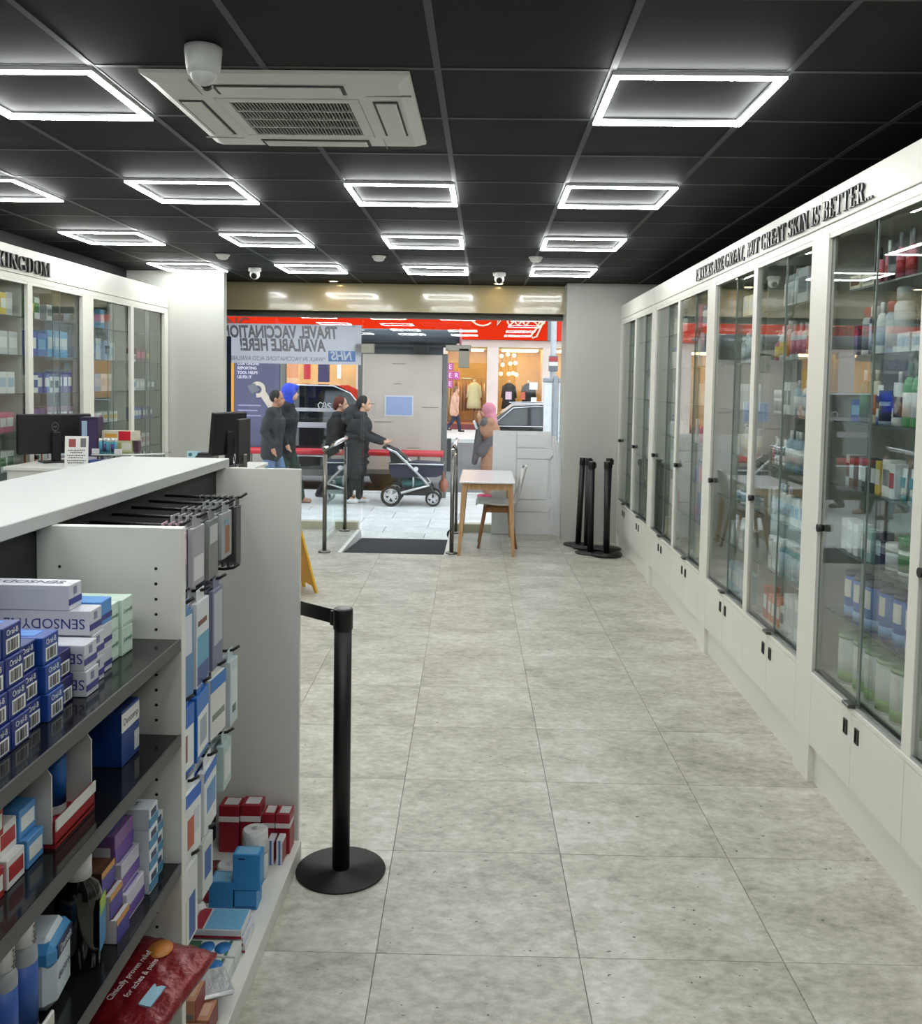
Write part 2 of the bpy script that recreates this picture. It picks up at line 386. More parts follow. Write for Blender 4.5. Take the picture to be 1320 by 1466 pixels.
# smoke detectors and dome cameras
SMW = mat('detector_white', (222,222,218), .45)
sm1 = G().lathe([(.06,0),(.06,-.012),(.05,-.02),(.045,-.035),(.03,-.045),(0.001,-.047)], 24).mesh('body', SMW)
sm2 = G().lathe([(.0465,-.024),(.0465,-.032)], 24, cap=False).mesh('vent_ring', mat('vent_grey', (90,90,90), .6))
for (x, y), n in zip(((-.937,8.05), (-2.303,8.08), (.412,7.98)), ('middle one, between two light columns', 'leftmost one', 'rightmost one')):
    t = thing('smoke_detector', 'round white smoke detector on the ceiling, %s' % n, 'smoke detector', (x,y,CZ-.006), group='ceiling smoke detectors')
    put('body', sm1, t); put('vent_ring', sm2, t)
for x, y, n in ((-2.267,9.06,'left'), (.12,9.16,'right')):
    t = thing('dome_camera', 'small white dome camera hanging near the bulkhead, %s one' % n, 'camera', (x,y,CZ-.006), group='white dome cameras')
    ob('base', G().lathe([(.062,0),(.062,-.03),(.05,-.038),(.001,-.038)], 24), SMW, t)
    b = ob('eyeball', G().ball((0,0,-.06), .05), SMW, t)
    ob('lens_cover', G().cyl((0,-.028,-.075), (0,-.05,-.085), .032, .026, n=18), BLACK, b)
t = thing('dome_camera', 'large pale grey turret camera on the ceiling beside the air conditioner', 'camera', (-.937,3.06,CZ-.006))
ob('base', G().lathe([(.060,0),(.060,-.012),(.056,-.06),(.050,-.085),(.001,-.085)], 28), mat('camera_grey', (196,198,196), .45), t)
b = ob('eyeball', G().ball((0,0,-.085), (.043,.043,.036)), mat('camera_grey', (196,198,196), .45), t)
ob('lens_cover', G().cyl((0,.02,-.10), (0,.045,-.108), .02, n=16), BLACK, b)

# ------------------------------------------------------------------ ceiling cassette air conditioner
ac = thing('ceiling_air_conditioner', 'white square ceiling cassette air conditioner with slatted grille', 'air conditioner', (-.757,3.745,CZ-.006))
ACW = mat('air_con_white', (214,214,208), .42, var=.015)
def frus(g, a, b, z0, z1):
    v = [(-a,-a,z0),(a,-a,z0),(a,a,z0),(-a,a,z0),(-b,-b,z1),(b,-b,z1),(b,b,z1),(-b,b,z1)]
    return g.add(v, [(0,3,2,1),(4,5,6,7),(0,1,5,4),(1,2,6,5),(2,3,7,6),(3,0,4,7)])
g = G()                                            # square ring panel around a real opening for the grille
def ring(g, A, B, z0, z1):
    o0 = [(-A,-A,z0),(A,-A,z0),(A,A,z0),(-A,A,z0)]; o1 = [(-B,-B,z1),(B,-B,z1),(B,B,z1),(-B,B,z1)]
    g.add(o0+o1, [(i,(i+1)%4,4+(i+1)%4,4+i) for i in range(4)])
ring(g, .475, .472, 0, -.012); ring(g, .472, .43, -.012, -.032); ring(g, .43, .27, -.032, -.036); ring(g, .27, .27, -.036, -.006)
g.add([(-.475,-.475,0),(.475,-.475,0),(.475,.475,0),(-.475,.475,0)], [(0,1,2,3)])
ob('panel', g, ACW, ac)
for k in range(4):
    r = k*PI/2
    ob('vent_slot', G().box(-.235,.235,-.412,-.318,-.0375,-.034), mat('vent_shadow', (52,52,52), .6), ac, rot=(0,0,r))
    ob('vent_flap', G().cbox(-.222,.222,-.405,-.328,-.043,-.036,.003), ACW, ac, rot=(0,0,r))
    ob('panel_seam', G().box(-.30,-.2985,-.468,-.30,-.0363,-.030), mat('seam_grey', (120,120,116), .6), ac, rot=(0,0,r))
fr = G()
for a, b, c, d in ((-.268,.268,-.268,-.225),(-.268,.268,.225,.268),(-.268,-.225,-.225,.225),(.225,.268,-.225,.225)): fr.cbox(a,b,c,d,-.040,-.026,.003)
gr = ob('grille_frame', fr, ACW, ac)
ob('filter', G().box(-.226,.226,-.226,.226,-.014,-.010), mat('filter_dark', (26,26,26), .8), gr)
gs = G()
for k in range(34): 
    x = -.219+k*.01327; gs.box(x-.0020, x+.0020, -.226, .226, -.038, -.026)
ob('grille_slats', gs, mat('grille_grey', (150,150,146), .45), gr, kind='stuff')
for k in range(3):
    y = -.113+k*.113; ob('grille_bar', G().cbox(-.226,.226,y-.004,y+.004,-.040,-.030,.001), ACW, gr)
# ================================================================== serif fascia lettering (own outlines)
def glyph(ch):
    """list of convex polygons in a cap-height-1 box, plus the advance width"""
    P = []; T, H, S = .17, .045, .09                # thick stem, hairline, serif overhang
    def rect(x0, x1, y0, y1): P.append([(x0,y0),(x1,y0),(x1,y1),(x0,y1)])
    def stem(x, w=T, top=True, bot=True):
        rect(x, x+w, 0, 1)
        if top: rect(x-S, x+w+S, 1-H, 1)
        if bot: rect(x-S, x+w+S, 0, H)
    def diag(x0, y0, x1, y1, w): P.append([(x0,y0),(x0+w,y0),(x1+w,y1),(x1,y1)])
    def arc(cx, cy, rx, ry, a0, a1, w=T, n=12, th=H):
        for i in range(n):
            t0 = math.radians(a0+(a1-a0)*i/n); t1 = math.radians(a0+(a1-a0)*(i+1)/n); q = []
            for t in (t0, t1):
                k = abs(math.cos(t))**1.5; q.append((cx+(rx)*math.cos(t), cy+ry*math.sin(t), cx+(rx-w*k-th*(1-k)*.3)*math.cos(t), cy+(ry-th)*math.sin(t)))
            P.append([(q[0][0],q[0][1]),(q[1][0],q[1][1]),(q[1][2],q[1][3]),(q[0][2],q[0][3])])
    if ch == 'I': stem(S); return P, T+2*S
    if ch == 'F': stem(S); rect(S,.58,1-H,1); rect(.53,.58,.78,1); rect(S,.42,.5,.5+H); rect(.40,.43,.40,.64); return P, .62
    if ch == 'E': stem(S); rect(S,.60,1-H,1); rect(.55,.60,.78,1); rect(S,.42,.5,.5+H); rect(.40,.43,.40,.64); rect(S,.62,0,H); rect(.57,.62,0,.24); return P, .66
    if ch == 'L': stem(S); rect(S,.60,0,H); rect(.55,.60,0,.26); return P, .63
    if ch == 'T': stem(.27, top=False); rect(0,.71,1-H,1); rect(0,.045,.74,1); rect(.665,.71,.74,1); return P, .72
    if ch == 'R': stem(S); arc(.36,.76,.27,.24,-90,90); rect(S,.37,1-H,1); rect(S,.37,.52,.52+H); diag(.52,0,.33,.53,T); rect(.48,.80,0,H); return P, .80
    if ch == 'B': stem(S); arc(.36,.77,.25,.23,-90,90); arc(.36,.27,.29,.27,-90,90); rect(S,.37,1-H,1); rect(S,.37,.515,.515+H); rect(S,.37,0,H); return P, .70
    if ch == 'D': stem(S); arc(.34,.5,.42,.5,-90,90); rect(S,.35,1-H,1); rect(S,.35,0,H); return P, .80
    if ch == 'O': arc(.40,.5,.40,.5,0,360,n=28); return P, .82
    if ch == 'G': arc(.40,.5,.40,.5,42,318,n=22); rect(.58,.58+T,.06,.42); rect(.50,.84,.42-H,.42); rect(.66,.70,.70,.98); return P, .86
    if ch == 'S': 
        arc(.30,.755,.27,.245,20,270,w=.14,n=14); arc(.30,.265,.28,.265,-160,90,w=.14,n=14); rect(.53,.57,.70,.97); rect(.03,.07,.03,.30); return P, .62
    if ch == 'A': diag(0.06,0,.36,1,.055); diag(.58,0,.30,1,T); rect(.16,.60,.30,.30+H); rect(-.04,.20,0,H); rect(.48,.86,0,H); return P, .84
    if ch == 'U': rect(S,S+T,.25,1); rect(0,S+T+S,1-H,1); rect(.62,.665,.25,1); rect(.53,.75,1-H,1); arc(.375,.27,.29,.27,180,360,w=.10); return P, .76
    if ch == 'K': stem(S); diag(.26,.36,.66,1,.055); diag(.60,0,.34,.50,T); rect(.50,.84,0,H); rect(.54,.80,1-H,1); return P, .84
    if ch == 'N': rect(.10,.145,0,1); rect(0,.25,0,H); rect(-.02,.16,1-H,1); diag(.62,0,.08,1,T); rect(.745,.79,0,1); rect(.66,.88,1-H,1); return P, .90
    if ch == 'M': rect(.10,.145,0,1); rect(0,.25,0,H); rect(0,.2,1-H,1); diag(.40,0,.11,1,T); diag(.42,0,.76,1,.05); rect(.74,.74+T,0,1); rect(.65,1.0,0,H); rect(.74,1.0,1-H,1); return P, 1.02
    if ch == ',': rect(.03,.16,0,.13); P.append([(.10,-.14),(.16,0),(.10,0),(.05,-.12)]); return P, .22
    if ch == '.': rect(.03,.16,0,.13); return P, .21
    return P, .30
LETM = [mat('black_acrylic_letter', (7,7,8), .28, var=.05), mat('mirror_letter_edge', (200,200,202), .2, .9)]
def lettering(txt, root, length, cap, thick=.022):
    adv = [(ch,)+glyph(ch) for ch in txt]; tot = sum(a[2]+.06 for a in adv); k = length/tot; x = 0
    for ch, P, wd in adv:
        if P:
            g = G()
            for q in P: g.prism([(p[0]*k, p[1]*cap) for p in q], -thick, -.004, 'y')
            ob('letter', g, LETM[0], root, (x,0,0))
        x += (wd+.06)*k

# ================================================================== glass fronted wall cabinets
CABS = {}
pull_me = None
def cabinet(loc, rot, W, label, top, D=.405):
    global pull_me
    r = thing('display_cabinet', label, 'cabinet', loc, rot, 'glass fronted wall cabinets')
    P, lz, sz = .10, 2.365, .47
    ob('carcass', G().box(0,W,D-.012,D,0,top).box(0,.018,.03,D-.012,.165,top).box(W-.018,W,.03,D-.012,.165,top).box(.018,W-.018,.03,D-.012,sz,sz+.018)
       .box(.018,W-.018,.03,D-.012,top-.02,top).box(W/2-.01,W/2+.01,.07,D-.012,sz+.018,lz).box(.018,W-.018,.055,D-.012,lz+.005,lz+.02), INNER, r)
    ob('fascia', G().cbox(0,W,0,.03,2.405,top,.003), CREAM, r)
    ob('lintel', G().cbox(0,W,.003,.03,lz,2.402,.002), CREAM, r)
    for x0 in (0, W-P): ob('stile', G().box(x0,x0+P,0,.03,0,lz), CREAM, r)
    ob('mullion', G().cbox(W/2-.035,W/2+.035,.002,.03,sz+.016,lz,.002), CREAM, r)
    ob('kickboard', G().box(P,W-P,.025,.04,0,.165), CREAM, r)
    ob('sill_rail', G().cbox(P,W-P,-.002,.03,sz-.004,sz+.016,.002), CREAM, r)
    dw = (W-2*P)/4
    if pull_me is None:
        g = G()
        for a, b, c, d in ((-.017,.017,-.029,-.023),(-.017,.017,.023,.029),(-.017,-.011,-.023,.023),(.011,.017,-.023,.023)): g.box(a,b,-.005,0,c,d)
        g.box(-.011,.011,-.001,.0,-.023,.023); g.mi = 1; g.box(-.003,.011,-.003,-.001,-.02,.02)
        pull_me = g.mesh('pull', [mat('pull_bronze', (52,50,46), .35, .5), BLACK])
    for k in range(4):
        x0 = P+k*dw
        d = ob('cupboard_door', G().cbox(.0015,dw-.0015,0,.018,.168,sz-.007,.0015), CREAM, r, (x0,0,0))
        put('pull', pull_me, d, (dw-.055 if k % 2 == 0 else .055, 0, .395))
    for bi, (a, b) in enumerate(((P, W/2-.035), (W/2+.035, W-P))):
        mid = (a+b)/2
        ob('door_track', G().box(a,b,.004,.01,sz+.016,sz+.03).box(a,b,.024,.027,sz+.016,sz+.026).box(a,b,.044,.05,sz+.016,sz+.03).box(a,b,.01,.044,sz+.016,sz+.018), ALU, r)
        ob('head_track', G().box(a,b,.004,.01,lz-.02,lz).box(a,b,.044,.05,lz-.02,lz), CREAM, r)
        for s, (p, q, y) in enumerate(((a, mid+.035, .014), (mid-.035, b, .034))):
            pn = ob('glass_pane', G().box(p,q,y,y+.006,sz+.02,lz-.004), CLEAR, r)
            e = q if s == 0 else p
            ob('pane_edge', G().box(e-.0014,e+.0014,y-.0006,y+.0066,sz+.02,lz-.004), mat('glass_edge_green', (116,130,125), .2), pn)
        ob('finger_pull', G().cyl((a+.03,.014,1.12), (a+.03,-.012,1.12), .014, .017, n=14), BLACK, r)
        ob('track_lock', G().cbox(mid-.035,mid+.03,-.022,.014,sz+.018,sz+.032,.003), mat('lock_grey', (88,90,90), .3, .8), r)
        for z in SHZ: ob('shelf', G().box(a-.02, b+.02, .058, D-.014, z-.008, z), SHELFGLASS, r)
        for z in SHZ: ob('shelf_edge', G().box(a-.02, b+.02, .0565, .058, z-.008, z), mat('shelf_edge_grey', (86,94,92), .25), r)
    return r
SHZ = [.77, 1.04, 1.31, 1.58, 1.85, 2.12]
RE = [.12, 2.10, 4.08, 6.0, 8.01, 9.98]
rn = {0:'right white wall cabinet beside the camera', 1:'right white wall cabinet nearest in view', 2:'second right white wall cabinet, under the last words of lettering', 3:'third right white wall cabinet, further towards the shopfront', 4:'farthest right white wall cabinet, by the black barrier posts'}
RC = [cabinet((1.437, RE[k+1], 0), -PI/2, RE[k+1]-RE[k], rn[k], 2.552) for k in range(5)]
LE = [3.62, 5.55, 7.455, 9.345]
lnm = {0:'left white wall cabinet beyond the frame edge', 1:'left white wall cabinet under the KINGDOM lettering', 2:'farthest left white wall cabinet beside the white wall'}
LC = [cabinet((-3.22, LE[k], 0), PI/2, LE[k+1]-LE[k], lnm[k], 2.59) for k in range(3)]
t = thing('fascia_lettering', 'black serif letters reading FILTERS ARE GREAT, BUT GREAT SKIN IS BETTER...', 'lettering', (1.437, 6.42, 2.425), -PI/2)
lettering('FILTERS ARE GREAT, BUT GREAT SKIN IS BETTER...', t, 2.90, .08, .012)
t = thing('fascia_lettering', 'black serif letters reading KINGDOM on the left cabinet fascia', 'lettering', (-3.22, 6.03, 2.428), PI/2)
lettering('KINGDOM', t, .75, .1)

# ================================================================== packaged goods
KIND = {
 'shampoo': ([(.44,0),(.5,.02),(.5,.60),(.40,.74),(.18,.80)], [(.2,.80),(.2,.98),(.17,1)], (.16,.54)),
 'spray':   ([(.48,0),(.5,.02),(.5,.72),(.38,.79)], [(.42,.79),(.42,.97),(.36,1)], (.10,.64)),
 'pump':    ([(.46,0),(.5,.02),(.5,.55),(.3,.66),(.16,.68)], [(.18,.68),(.18,.76),(.06,.77),(.06,.88),(.22,.9),(.22,.95),(.05,1)], (.12,.5)),
 'jar':     ([(.48,0),(.5,.04),(.5,.62),(.46,.68)], [(.52,.68),(.52,.96),(.48,1)], (.10,.55)),
 'tin':     ([(.5,0),(.5,.92)], [(.515,.92),(.515,.98),(.47,1)], (.05,.26)),
 'tube':    ([(.30,.16),(.36,.20),(.44,.60),(.5,1)], [(.34,0),(.34,.16)], (.30,.80)),
 'perfume': ([(.5,0),(.5,.62),(.2,.68)], [(.22,.68),(.22,1)], (.12,.4)),
}
NAME = {'shampoo':'shampoo_bottle','spray':'spray_bottle','pump':'pump_bottle','jar':'cream_jar','tin':'round_tin','tube':'squeeze_tube','perfume':'scent_bottle','carton':'carton'}
CATN = {'shampoo':'bottle','spray':'bottle','pump':'bottle','jar':'jar','tin':'tin','tube':'tube','perfume':'bottle','carton':'box'}
WORD = {'shampoo':'bottle','spray':'spray bottle','pump':'pump bottle','jar':'jar','tin':'tin','tube':'tube','perfume':'scent bottle','carton':'carton'}
PC = {}
def pmesh(kind, w, d, h, part):
    k = (kind, round(w,3), round(d,3), round(h,3), part)
    return k
def pr_mesh(kind, w, d, h, part, m):
    k = (kind, round(w,3), round(d,3), round(h,3), part, m.name)
    if k in PC: return PC[k]
    g = G()
    if kind == 'carton':
        if part == 'body': g.cbox(-w/2,w/2,-d/2,d/2,0,h,.0015)
        else: g.box(-w*.40,w*.40,-d/2-.0008,-d/2+.001,h*.30,h*.74)
    else:
        B, C, Lb = KIND[kind]
        n = 18
        def rings(pr, flat):
            v = []
            for r, z in pr:
                ry = r*d/w
                if flat and z > .2: ry = r*d/w*(1-.9*(z-.2)/.8)
                for i in range(n):
                    t = 2*PI*i/n; v.append((r*w*math.cos(t), ry*w*math.sin(t), z*h))
            m_ = len(pr); g.add(v, [(q*n+i, q*n+(i+1)%n, (q+1)*n+(i+1)%n, (q+1)*n+i) for q in range(m_-1) for i in range(n)], True)
            g.add(v, [tuple(range(n-1,-1,-1)), tuple(range((m_-1)*n, m_*n))])
        if part == 'body': rings(B, kind == 'tube')
        elif part == 'cap': rings(C, False)
        else:
            a, b = Lb; s = 1.006
            if kind == 'tube': g.box(-w*.30,w*.30,-d*.36,-d*.02,h*.40,h*.72)
            else:
                rr = max(r for r, z in B)*s
                rings([(rr,a),(rr,b)], False)
    PC[k] = g.mesh(part, m); return PC[k]
def product(kind, w, d, h, cols, loc, rz, label, group, detail=True, name=None, cat=None, tilt=None):
    body = pr_mesh(kind, w, d, h, 'body', pm(cols[0]))
    o = put(name or NAME[kind], body, None, loc, (0,0,rz) if tilt is None else tilt, label, cat or CATN[kind], group)
    if kind != 'carton': put('cap', pr_mesh(kind, w, d, h, 'cap', pm(cols[1])), o)
    if detail: put('print_panel' if kind in ('carton','tube') else 'label_band', pr_mesh(kind, w, d, h, 'lab', pm(cols[2])), o)
    if kind == 'tin':
        k = ('sticker', w, h)
        if k not in PC: PC[k] = G().add([(w*.508*math.sin(a), -w*.508*math.cos(a), z) for z in (h*.46,h*.84) for a in [-.6+.2*q for q in range(7)]], [(q,q+1,q+8,q+7) for q in range(6)], True).mesh('front_sticker', pm((226,222,214)))
        put('front_sticker', PC[k], o)
    return o
W_ = (232,233,232); LG = (202,206,208); PB = (176,198,216); BL = (38,84,168); NV = (28,36,78); RD = (176,38,40); GN = (52,120,64); PK = (214,120,140); OR = (214,110,50); TE = (70,150,160); YE = (224,190,70); BK = (24,24,26); CR = (226,216,190); PU = (110,70,140); DG = (120,126,130); BR = (110,70,46); LB = (120,176,214)
CN = {W_:'white', LG:'pale grey', PB:'pale blue', BL:'blue', NV:'navy', RD:'red', GN:'green', PK:'pink', OR:'orange', TE:'teal', YE:'yellow', BK:'black', CR:'cream', PU:'purple', DG:'grey', BR:'brown', LB:'light blue'}
LEV = ['bottom deck','lowest shelf','second shelf','third shelf','fourth shelf','fifth shelf','top shelf']
def fill(root, W, bay, bayname, rows, detail=True, side=1):
    """rows: level -> list of (kind,w,d,h,cols[,count]) laid left to right"""
    P = .10; a, b = ((P, W/2-.035), (W/2+.035, W-P))[bay]
    R = Matrix.Rotation(root.rotation_euler.z, 3, 'Z'); o = Vector(root.location)
    for lev, items in rows.items():
        z = .4885 if lev == 0 else SHZ[lev-1]+.0005
        x = a+.03; n = 0
        flat = []
        for it in items:
            for c in range(it[5] if len(it) > 5 else 1): flat.append(it[:5])
        for kind, w, d, h, cols in flat:
            if kind == 'gap': x += w; continue
            if x+w > b: break
            yy = .066+d/2+random.uniform(0,.02)
            p = o + R @ Vector((x+w/2, yy, z)); n += 1
            lab = '%s %s on %s of %s, %s from left' % (CN.get(cols[0],'pale'), WORD[kind], LEV[lev], bayname, ORD[n-1])
            product(kind, w, d, h, cols, p, root.rotation_euler.z+random.uniform(-.08,.08)*(kind != 'carton'), lab, 'goods in %s' % bayname, detail)
            x += w+random.uniform(.004,.014)
gap = lambda s: ('gap', s, 0, 0, None)
# --- right bay nearest in view (B1 = far half of RC[1])
fill(RC[1], 1.98, 0, 'nearest right bay', {
 6: [gap(.02),('carton',.11,.12,.06,(CR,CR,BR)),('carton',.12,.10,.05,(CR,CR,DG)),('perfume',.04,.03,.14,(PK,BK,RD)),('perfume',.045,.03,.16,(PK,W_,RD)),('perfume',.07,.05,.15,(BK,BK,DG)),('perfume',.04,.03,.17,(PK,DG,RD),3)],
 5: [gap(.10),('carton',.04,.05,.12,(NV,NV,PU)),('spray',.055,.055,.19,(LG,RD,DG)),('spray',.05,.05,.19,(NV,W_,PB)),('shampoo',.06,.04,.2,(W_,W_,PB)),('spray',.06,.06,.2,(PB,RD,W_)),('spray',.08,.08,.245,(W_,LG,LG)),('carton',.10,.08,.07,(W_,W_,PB),2)],
 4: [gap(.06),('carton',.10,.08,.09,(BL,BL,LB)),('shampoo',.055,.04,.21,((60,84,72),LG,GN)),('shampoo',.06,.045,.21,(CR,CR,OR)),('tube',.05,.035,.15,(W_,BL,BK)),('jar',.06,.06,.13,(PB,BL,NV)),('tube',.05,.035,.16,(W_,W_,NV)),('shampoo',.055,.04,.2,(W_,W_,BK)),('shampoo',.06,.045,.23,((96,168,104),GN,W_),2)],
 3: [gap(.05),('carton',.05,.06,.13,(LG,LG,BR)),('carton',.05,.06,.13,(BR,BR,LG)),('carton',.05,.06,.13,(DG,DG,W_)),('carton',.05,.06,.13,(BK,BK,LG),2),('carton',.045,.05,.13,(YE,YE,W_)),('carton',.065,.06,.14,(W_,W_,DG)),('carton',.05,.05,.13,(W_,W_,RD)),('tube',.045,.03,.12,(W_,TE,TE),2)],
 2: [gap(.02),('carton',.045,.06,.13,(W_,W_,LG),4),('carton',.06,.05,.12,((150,186,186),TE,W_),2),('carton',.05,.05,.13,(NV,NV,PB)),('jar',.085,.085,.10,(W_,W_,LG)),('jar',.11,.11,.14,(W_,(60,130,80),GN),2)],
 1: [gap(.07),('tin',.10,.10,.19,((48,100,180),NV,(120,160,210)),6)],
 0: [gap(.04),('tin',.11,.11,.205,((206,212,206),(150,176,140),(120,160,70)),6)]})
# --- second bay (near half of RC[2])
fill(RC[2], 1.92, 1, 'second right bay', {
 6: [gap(.14),('spray',.05,.05,.16,(W_,LG,LG),3),('spray',.055,.055,.18,(LG,W_,W_)),('carton',.14,.1,.17,(LG,LG,DG)),('spray',.06,.06,.2,(W_,W_,LG),2)],
 5: [gap(.05),('pump',.05,.05,.15,(PK,W_,YE)),('shampoo',.055,.04,.18,(W_,W_,YE),2),('spray',.05,.05,.2,(LG,W_,OR)),('shampoo',.06,.045,.18,(W_,LG,PK),3),('spray',.05,.05,.17,(CR,W_,OR),3)],
 4: [gap(.05),('jar',.08,.08,.12,(W_,W_,DG)),('jar',.07,.07,.12,(W_,W_,DG)),('carton',.045,.05,.16,(W_,W_,DG),3),('shampoo',.07,.045,.17,(PB,LG,W_),4)],
 3: [gap(.05),('pump',.045,.045,.15,(CR,W_,PK)),('tube',.05,.03,.14,(W_,W_,DG),3),('shampoo',.07,.05,.19,(PB,W_,W_),5)],
 2: [gap(.04),('carton',.05,.05,.15,(LG,LG,W_),2),('shampoo',.07,.045,.18,(W_,PB,PB),3),('carton',.06,.05,.13,(W_,W_,LB),4)],
 1: [gap(.05),('carton',.045,.05,.16,(W_,W_,LG),4),('spray',.05,.05,.18,(TE,W_,PB),6)],
 0: [gap(.03),('carton',.06,.07,.17,((196,74,56),RD,W_)),('carton',.055,.06,.14,(OR,OR,W_),3),('carton',.06,.06,.12,(W_,W_,DG)),('carton',.06,.06,.2,(W_,W_,LG),6)]})
fill(RC[2], 1.92, 0, 'third right bay', {
 6: [gap(.35),('carton',.10,.08,.12,(CR,CR,LG),3)],
 5: [gap(.30),('spray',.05,.05,.16,(LG,W_,W_)),('spray',.07,.07,.18,(W_,W_,PB)),('shampoo',.055,.04,.19,(W_,W_,LG),4)],
 4: [gap(.34),('carton',.045,.05,.15,(W_,W_,LG),7)],
 3: [gap(.28),('carton',.05,.05,.12,(W_,W_,CR)),('pump',.06,.06,.19,(CR,W_,LG)),('spray',.06,.06,.17,(W_,LG,CR),4)],
 2: [gap(.30),('jar',.07,.07,.09,(W_,LG,PB),5)],
 1: [gap(.20),('carton',.06,.06,.13,(LG,LG,W_),7)],
 0: [gap(.20),('carton',.07,.06,.16,(PB,PB,W_),6)]})
for nm, rt, Wd, by in (('fourth right bay', RC[3], 2.01, 1), ('fifth right bay', RC[3], 2.01, 0), ('sixth right bay', RC[4], 1.97, 1)):
    rows = {}
    for lev in range(7):
        row = [gap(random.uniform(.15,.4))]
        for q in range(random.randint(2,4)):
            kd = random.choice(['shampoo','spray','carton','pump','jar','carton'])
            c0 = random.choice([W_,W_,W_,LG,PB,CR,PK] + ([BL,NV] if lev < 3 else []))
            hh = .09 if kd == 'jar' else random.choice([.13,.15,.17,.19])
            row.append((kd, random.choice([.05,.06,.07]), .05, hh, (c0, random.choice([W_,LG,BL]), random.choice([LG,PB,DG,PK])), random.randint(1,2)))
        rows[lev] = row
    fill(rt, Wd, by, nm, rows, False)
# --- left cabinets
WL = LE[3]-LE[2]
fill(LC[2], WL, 0, 'left bay by post', {
 6: [gap(.03),('carton',.09,.12,.14,(LB,LB,W_)),('gap',.16,0,0,None),('carton',.08,.12,.16,(LB,LB,W_))],
 5: [gap(.02),('carton',.16,.14,.17,(BL,BL,W_)),('carton',.10,.12,.18,(LG,LG,PB)),('gap',.06,0,0,None),('carton',.12,.14,.17,(PB,PB,NV)),('carton',.10,.12,.15,(W_,W_,PB))],
 4: [gap(.02),('carton',.14,.14,.15,((70,110,160),NV,LB)),('carton',.13,.12,.15,(LB,LB,PB)),('carton',.11,.12,.15,(W_,W_,LG),2)],
 3: [gap(.02),('carton',.10,.12,.09,(W_,W_,LG),2),('carton',.10,.12,.09,(W_,W_,PK)),('carton',.09,.12,.09,(W_,W_,YE),3)],
 2: [gap(.02),('carton',.055,.10,.12,(W_,W_,RD),3),('carton',.055,.10,.10,(PK,PK,W_),2),('carton',.055,.10,.12,(W_,W_,RD),5)],
 1: [gap(.02),('carton',.08,.10,.12,(W_,W_,PB),6)]})
fill(LC[2], WL, 1, 'left bay by white wall', {
 5: [gap(.03),('carton',.10,.10,.07,(W_,W_,DG),2),('carton',.11,.10,.13,((120,70,84),BR,PK),2),('carton',.10,.10,.12,((110,90,70),BR,YE)),],
 4: [gap(.02),('carton',.09,.10,.11,(W_,W_,LB),2),('carton',.08,.10,.11,(LG,LG,W_),3),('carton',.09,.10,.11,(DG,DG,W_),2)],
 3: [gap(.03),('carton',.075,.10,.11,((90,116,176),BL,W_),4),('carton',.075,.10,.11,((110,104,150),PU,W_),3)],
 2: [gap(.03),('carton',.06,.10,.15,(GN,GN,YE)),('carton',.055,.10,.11,(W_,W_,RD),3),('carton',.06,.10,.14,(RD,RD,W_)),('carton',.06,.10,.12,(W_,W_,PK),3)],
 1: [gap(.03),('carton',.08,.10,.13,(TE,TE,W_)),('carton',.07,.10,.12,(W_,W_,TE),5)]})
WL2 = LE[2]-LE[1]
fill(LC[1], WL2, 1, 'left bay under KINGDOM', {
 6: [gap(.03),('carton',.10,.12,.15,(GN,GN,YE)),('carton',.09,.12,.16,(LG,LG,GN)),('gap',.1,0,0,None),('carton',.1,.12,.12,(LG,LG,DG))],
 5: [gap(.03),('carton',.14,.14,.18,(BL,BL,W_)),('carton',.13,.14,.17,((70,120,190),BL,LB)),('carton',.12,.14,.2,(LB,LB,W_),3)],
 4: [gap(.02),('carton',.07,.10,.13,(W_,W_,BL),2),('carton',.08,.10,.15,(BL,BL,W_),2),('carton',.07,.10,.12,(W_,W_,NV),2),('carton',.07,.10,.16,((86,70,150),PU,W_),4)],
 3: [gap(.02),('carton',.09,.12,.15,(PU,PU,PK),3),('carton',.08,.12,.16,((150,110,130),PK,W_),5)],
 2: [gap(.02),('carton',.09,.12,.14,(OR,OR,W_),3),('carton',.08,.12,.15,((150,110,130),PK,W_),5)],
 1: [gap(.02),('carton',.08,.10,.12,(GN,GN,W_)),('shampoo',.07,.05,.13,(W_,BL,BL),2),('shampoo',.07,.05,.15,(LG,NV,PU),5)]})
fill(LC[1], WL2, 0, 'left bay at frame edge', {
 6: [gap(.45),('carton',.09,.12,.16,((150,150,60),GN,YE)),('carton',.08,.12,.15,(YE,YE,W_)),('carton',.09,.12,.16,(LG,LG,W_))],
 5: [gap(.4),('carton',.12,.14,.16,(LG,LG,W_),3)], 4: [gap(.4),('carton',.1,.12,.15,(W_,W_,PB),4)],
 3: [gap(.4),('carton',.1,.12,.14,(PK,PK,W_),4)], 2: [gap(.4),('carton',.1,.12,.14,(W_,W_,GN),4)], 1: [gap(.4),('carton',.1,.12,.14,(W_,W_,BL),4)]})
